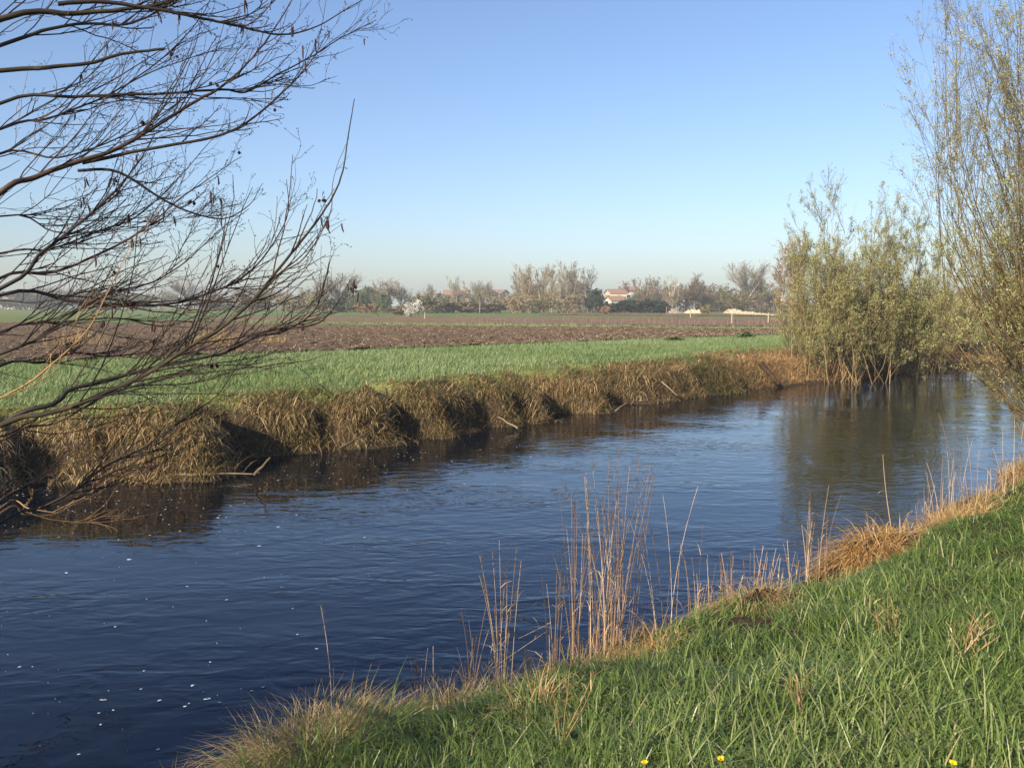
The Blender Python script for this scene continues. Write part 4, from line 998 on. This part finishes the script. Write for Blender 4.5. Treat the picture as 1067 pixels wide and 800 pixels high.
# ------------------------------------------------------------------ distant houses
def plain(name, c, rough=.85):
    return noise_mat(name, [(.3, tuple(k * .88 for k in c)), (.7, c)], .8, rough, .1)
M['white_wall'] = plain('white_render', (.60, .56, .49)); M['cream_wall'] = plain('cream_render', (.50, .42, .30)); M['grey_wall'] = plain('grey_render', (.38, .35, .32)); M['stone_wall'] = plain('stone_wall', (.45, .38, .28))
M['tile'] = plain('clay_tiles', (.30, .19, .13)); M['old_tile'] = plain('old_clay_tiles', (.28, .17, .12)); M['pane'] = plain('dark_pane', (.03, .035, .045), .2); M['shutter'] = plain('grey_shutter', (.25, .28, .30))
def house(px, d, y_eave, wpx, label, wall='white_wall', roof='tile', rot=0.0, dep=7.0, nwin=3, rise=.28, chimney=True, gable=False, floors=1, name='house'):
    x = (px - CX) / FPX * d; wd = wpx / FPX * d; hw = (HOR - y_eave) / FPX * d + (H - 1.0)
    if gable: wd, dep = dep, wd
    th = thing(name, label, 'house', (x, d, .97), None, rot + (math.pi / 2 if gable else 0))
    hr = rise * dep * .75
    g = Geo(); box_geo(g, (0, 0, hw / 2), (wd, dep, hw))
    for s in (-1, 1): g.add([(s * wd / 2, -dep / 2, hw), (s * wd / 2, dep / 2, hw), (s * wd / 2, 0, hw + hr * .97)], np.array([[0, 1, 2]]))
    wl = obj('wall', g, M[wall], th)
    g = Geo(); e = .4
    for s in (-1, 1):
        V = [(-wd / 2 - e, s * (dep / 2 + e), hw - e * hr / (dep / 2)), (wd / 2 + e, s * (dep / 2 + e), hw - e * hr / (dep / 2)), (wd / 2 + e, 0, hw + hr), (-wd / 2 - e, 0, hw + hr)]
        V2 = [(a, b_, c + .18) for a, b_, c in V]
        g.add(np.array(V + V2), np.array([[0, 1, 2, 3], [4, 5, 6, 7], [0, 1, 5, 4], [0, 3, 7, 4], [1, 2, 6, 5]]))
    rf = obj('roof', g, M[roof], th)
    if chimney: obj('chimney', box_geo(Geo(), (wd * .28, dep * .12, hw + hr + .35), (.7, .6, 1.5)), M['old_tile'], rf)
    faces = [(-dep / 2 - .02, 'y', wd)] if not gable else [(-wd / 2 - .02, 'x', dep), (wd / 2 + .02, 'x', dep)]
    for pos, axn, span in faces:
        for f in range(floors):
            for i in range(nwin):
                s = -span / 2 + span * (i + .5) / nwin; z = 1.6 + f * 2.8 if floors > 1 else hw * .55
                if i == nwin // 2 and f == 0 and nwin > 1:
                    gg = box_geo(Geo(), (s, pos, 1.05) if axn == 'y' else (pos, s, 1.05), (1.0, .05, 2.1) if axn == 'y' else (.05, 1.0, 2.1)); obj('door', gg, M['shutter'], th); continue
                gg = box_geo(Geo(), (s, pos, z) if axn == 'y' else (pos, s, z), (1.0, .05, 1.2) if axn == 'y' else (.05, 1.0, 1.2)); wi = obj('window', gg, M['pane'], th)
                for sd in (-1, 1):
                    cc = (s + sd * .78, pos - .01, z) if axn == 'y' else (pos, s + sd * .78, z)
                    obj('shutter', box_geo(Geo(), cc, (.45, .06, 1.25) if axn == 'y' else (.06, .45, 1.25)), M['shutter'], wi)
    return th
house(28, 360, 309, 34, 'pink roofed house at far left behind the alder twigs', 'cream_wall', 'tile', .1)
house(457, 300, 309, 9, 'white gabled house with a brown roof right of the cypress', 'white_wall', 'old_tile', -.25, 9, 2, gable=True)
house(471, 310, 307.5, 15, 'white house with an orange tiled roof, middle of the red roofed row', 'white_wall', 'tile', .12, 8, 3)
house(484, 305, 306.5, 9, 'narrow cream two storey house at the right of the red roofed row', 'cream_wall', 'tile', .05, 7, 2, .22, floors=2)
house(518, 340, 306, 18, 'long grey building with a brown roof left of the tall grove', 'grey_wall', 'old_tile', -.35, 9, 3, .2, False)
house(641, 300, 305.5, 17, 'cream house with a low brown roof right of the dark evergreen', 'cream_wall', 'old_tile', .15, 8, 3, .2)
house(657, 310, 303.5, 12, 'tall white house with two storeys in the gap beside bare trees', 'white_wall', 'old_tile', -.1, 8, 2, .25, floors=2)
house(640, 240, 313, 14, 'low white farmhouse just above the dark hedge', 'white_wall', 'old_tile', .2, 6, 3, .22, False)
house(679, 290, 306, 11, 'cream house half hidden by the bare brown trees', 'cream_wall', 'tile', .1, 7, 2, .28)

# ------------------------------------------------------------------ heaps, posts, vine stakes
def heap(px0, px1, d, hs, mtl, label, depth=3.0, name='sand_heap', d2=None):
    nx, ny = 60, 14; d2 = d2 or d; V = []
    x0, x1 = (px0 - CX) / FPX * d, (px1 - CX) / FPX * d2
    for i in range(nx + 1):
        s = i / nx; hh = np.interp(s, np.linspace(0, 1, len(hs)), hs)
        for j in range(ny + 1):
            q = j / ny * 2 - 1; dep = depth * (.5 + .5 * min(1, hh / max(hs)))
            zz = hh * max(0, 1 - abs(q) ** 1.6) * (1 + .18 * rng.normal()) - .05
            V.append((x0 + (x1 - x0) * s + rng.normal(0, .05), d + (d2 - d) * s + q * dep, 1.0 + zz))
    k = (np.arange(nx)[:, None] * (ny + 1) + np.arange(ny)[None]).ravel()
    c = ((x0 + x1) / 2, (d + d2) / 2, 1.0)
    o = obj(name, Geo().add(V, np.stack([k, k + ny + 1, k + ny + 2, k + 1], 1)).mesh(name, c), mtl, None, c)
    return tag(o, label, 'heap')
M['sand'] = noise_mat('pale_sand', [(.3, (.50, .40, .25)), (.7, (.70, .60, .42))], 1.2, .95, .1, .6, .2)
M['rubble'] = noise_mat('grey_rubble', [(.3, (.20, .17, .14)), (.7, (.42, .37, .31))], 2.5, .95, .1, .9, .3)
heap(695, 714, 160, [.1, .5, .9, .6, .3, .1], M['rubble'], 'grey rubble heap left of the tan heap at the edge of the field', 2.5, 'rubble_heap')
heap(711, 733, 165, [.1, .4, .6, .7, .6, .7, .4, .1], M['sand'], 'short tan sand heap beside the grey rubble heap', 2.5)
heap(754, 818, 165, [.2, .75, .8, .7, .55, .5, .5, .42, .36, .3, .25, .2, .15, .1], M['sand'], 'long pale sand ridge tapering right below the big hazy tree', 3.0, 'sand_ridge', 125)

M['post_wood'] = plain('weathered_post', (.36, .29, .22)); M['vine_bark'] = plain('vine_bark', (.20, .14, .10))
def post(px, d, h, label, mtl='post_wood', r=.06):
    x = (px - CX) / FPX * d; z0 = 1.0
    P = np.array([(x, d, z0 - .1), (x, d, z0 + h * .5), (x + .02 * h, d, z0 + h * .97), (x + .02 * h, d, z0 + h)])
    o = obj('post', tubes(P, np.array([r, r, r * .95, r * .2]), 7).mesh('post', P[0]), M[mtl], None, P[0]); return tag(o, label, 'post')
post(443, 98, .7, 'short pale post in the field just right of the white blossoming bush', 'post_wood', .07)
post(762, 75, .85, 'weathered post in the field below the left end of the sand ridge')
post(800, 75, .9, 'weathered post in the field below the right part of the sand ridge')
post(694, 150, 1.3, 'rusty orange post left of the grey rubble heap', 'old_tile', .07)
post(723, 140, 1.2, 'pale post in front of the tan sand heap', 'post_wood', .06)
post(719, 108, 1.0, 'grey stake in the stubble in front of the tan sand heap', 'post_wood', .08)
post(500, 170, 1.9, 'pale leaning post by the dark hedge left of the tall grove', 'post_wood', .06)
sg = tubes(np.array([(0, 0, -.1), (0, 0, .3), (.02, 0, .5), (.03, .01, .58)]), np.array([.018, .02, .018, .008]), 5)
tubes(np.array([(.01, 0, .42), (.08, 0, .55), (.12, .02, .66)]), np.array([.010, .008, .005]), 4, geo=sg)
sme = sg.mesh('vine_stock'); sme.materials.append(M['vine_bark'])
k = 0
for row, (d0, d1) in enumerate([(68, 60), (74, 66), (81, 74), (90, 82)]):
    for s in np.linspace(0, 1, 58):
        px_ = 470 + (835 - 470) * s + rng.normal(0, 2); d_ = d0 + (d1 - d0) * s + rng.normal(0, .3)
        if rng.random() < .15: continue
        o = obj('vine_stock', sme, None, None, ((px_ - CX) / FPX * d_, d_, 1.03)); o.rotation_euler = (0, rng.normal(0, .08), rng.uniform(0, 6.28)); o.scale = (1, 1, rng.uniform(.4, .85))
        tag(o, 'short vine stock in a distant row beyond the ploughed field', 'vine', 'vine stocks in rows beyond the ploughed field')

# ------------------------------------------------------------------ haze
g = box_geo(Geo(), (0, 0, 6.6), (6800, 6800, 15.6))
m = bpy.data.materials.new('morning_haze'); m.use_nodes = True; t = m.node_tree
t.nodes.remove(t.nodes['Principled BSDF'])
vol = t.nodes.new('ShaderNodeVolumePrincipled'); vol.inputs['Color'].default_value = (.86, .93, 1.0, 1); vol.inputs['Density'].default_value = .0007; vol.inputs['Anisotropy'].default_value = .15
t.links.new(vol.outputs[0], t.nodes['Material Output'].inputs['Volume'])
tag(obj('haze', g, m), kind='stuff')
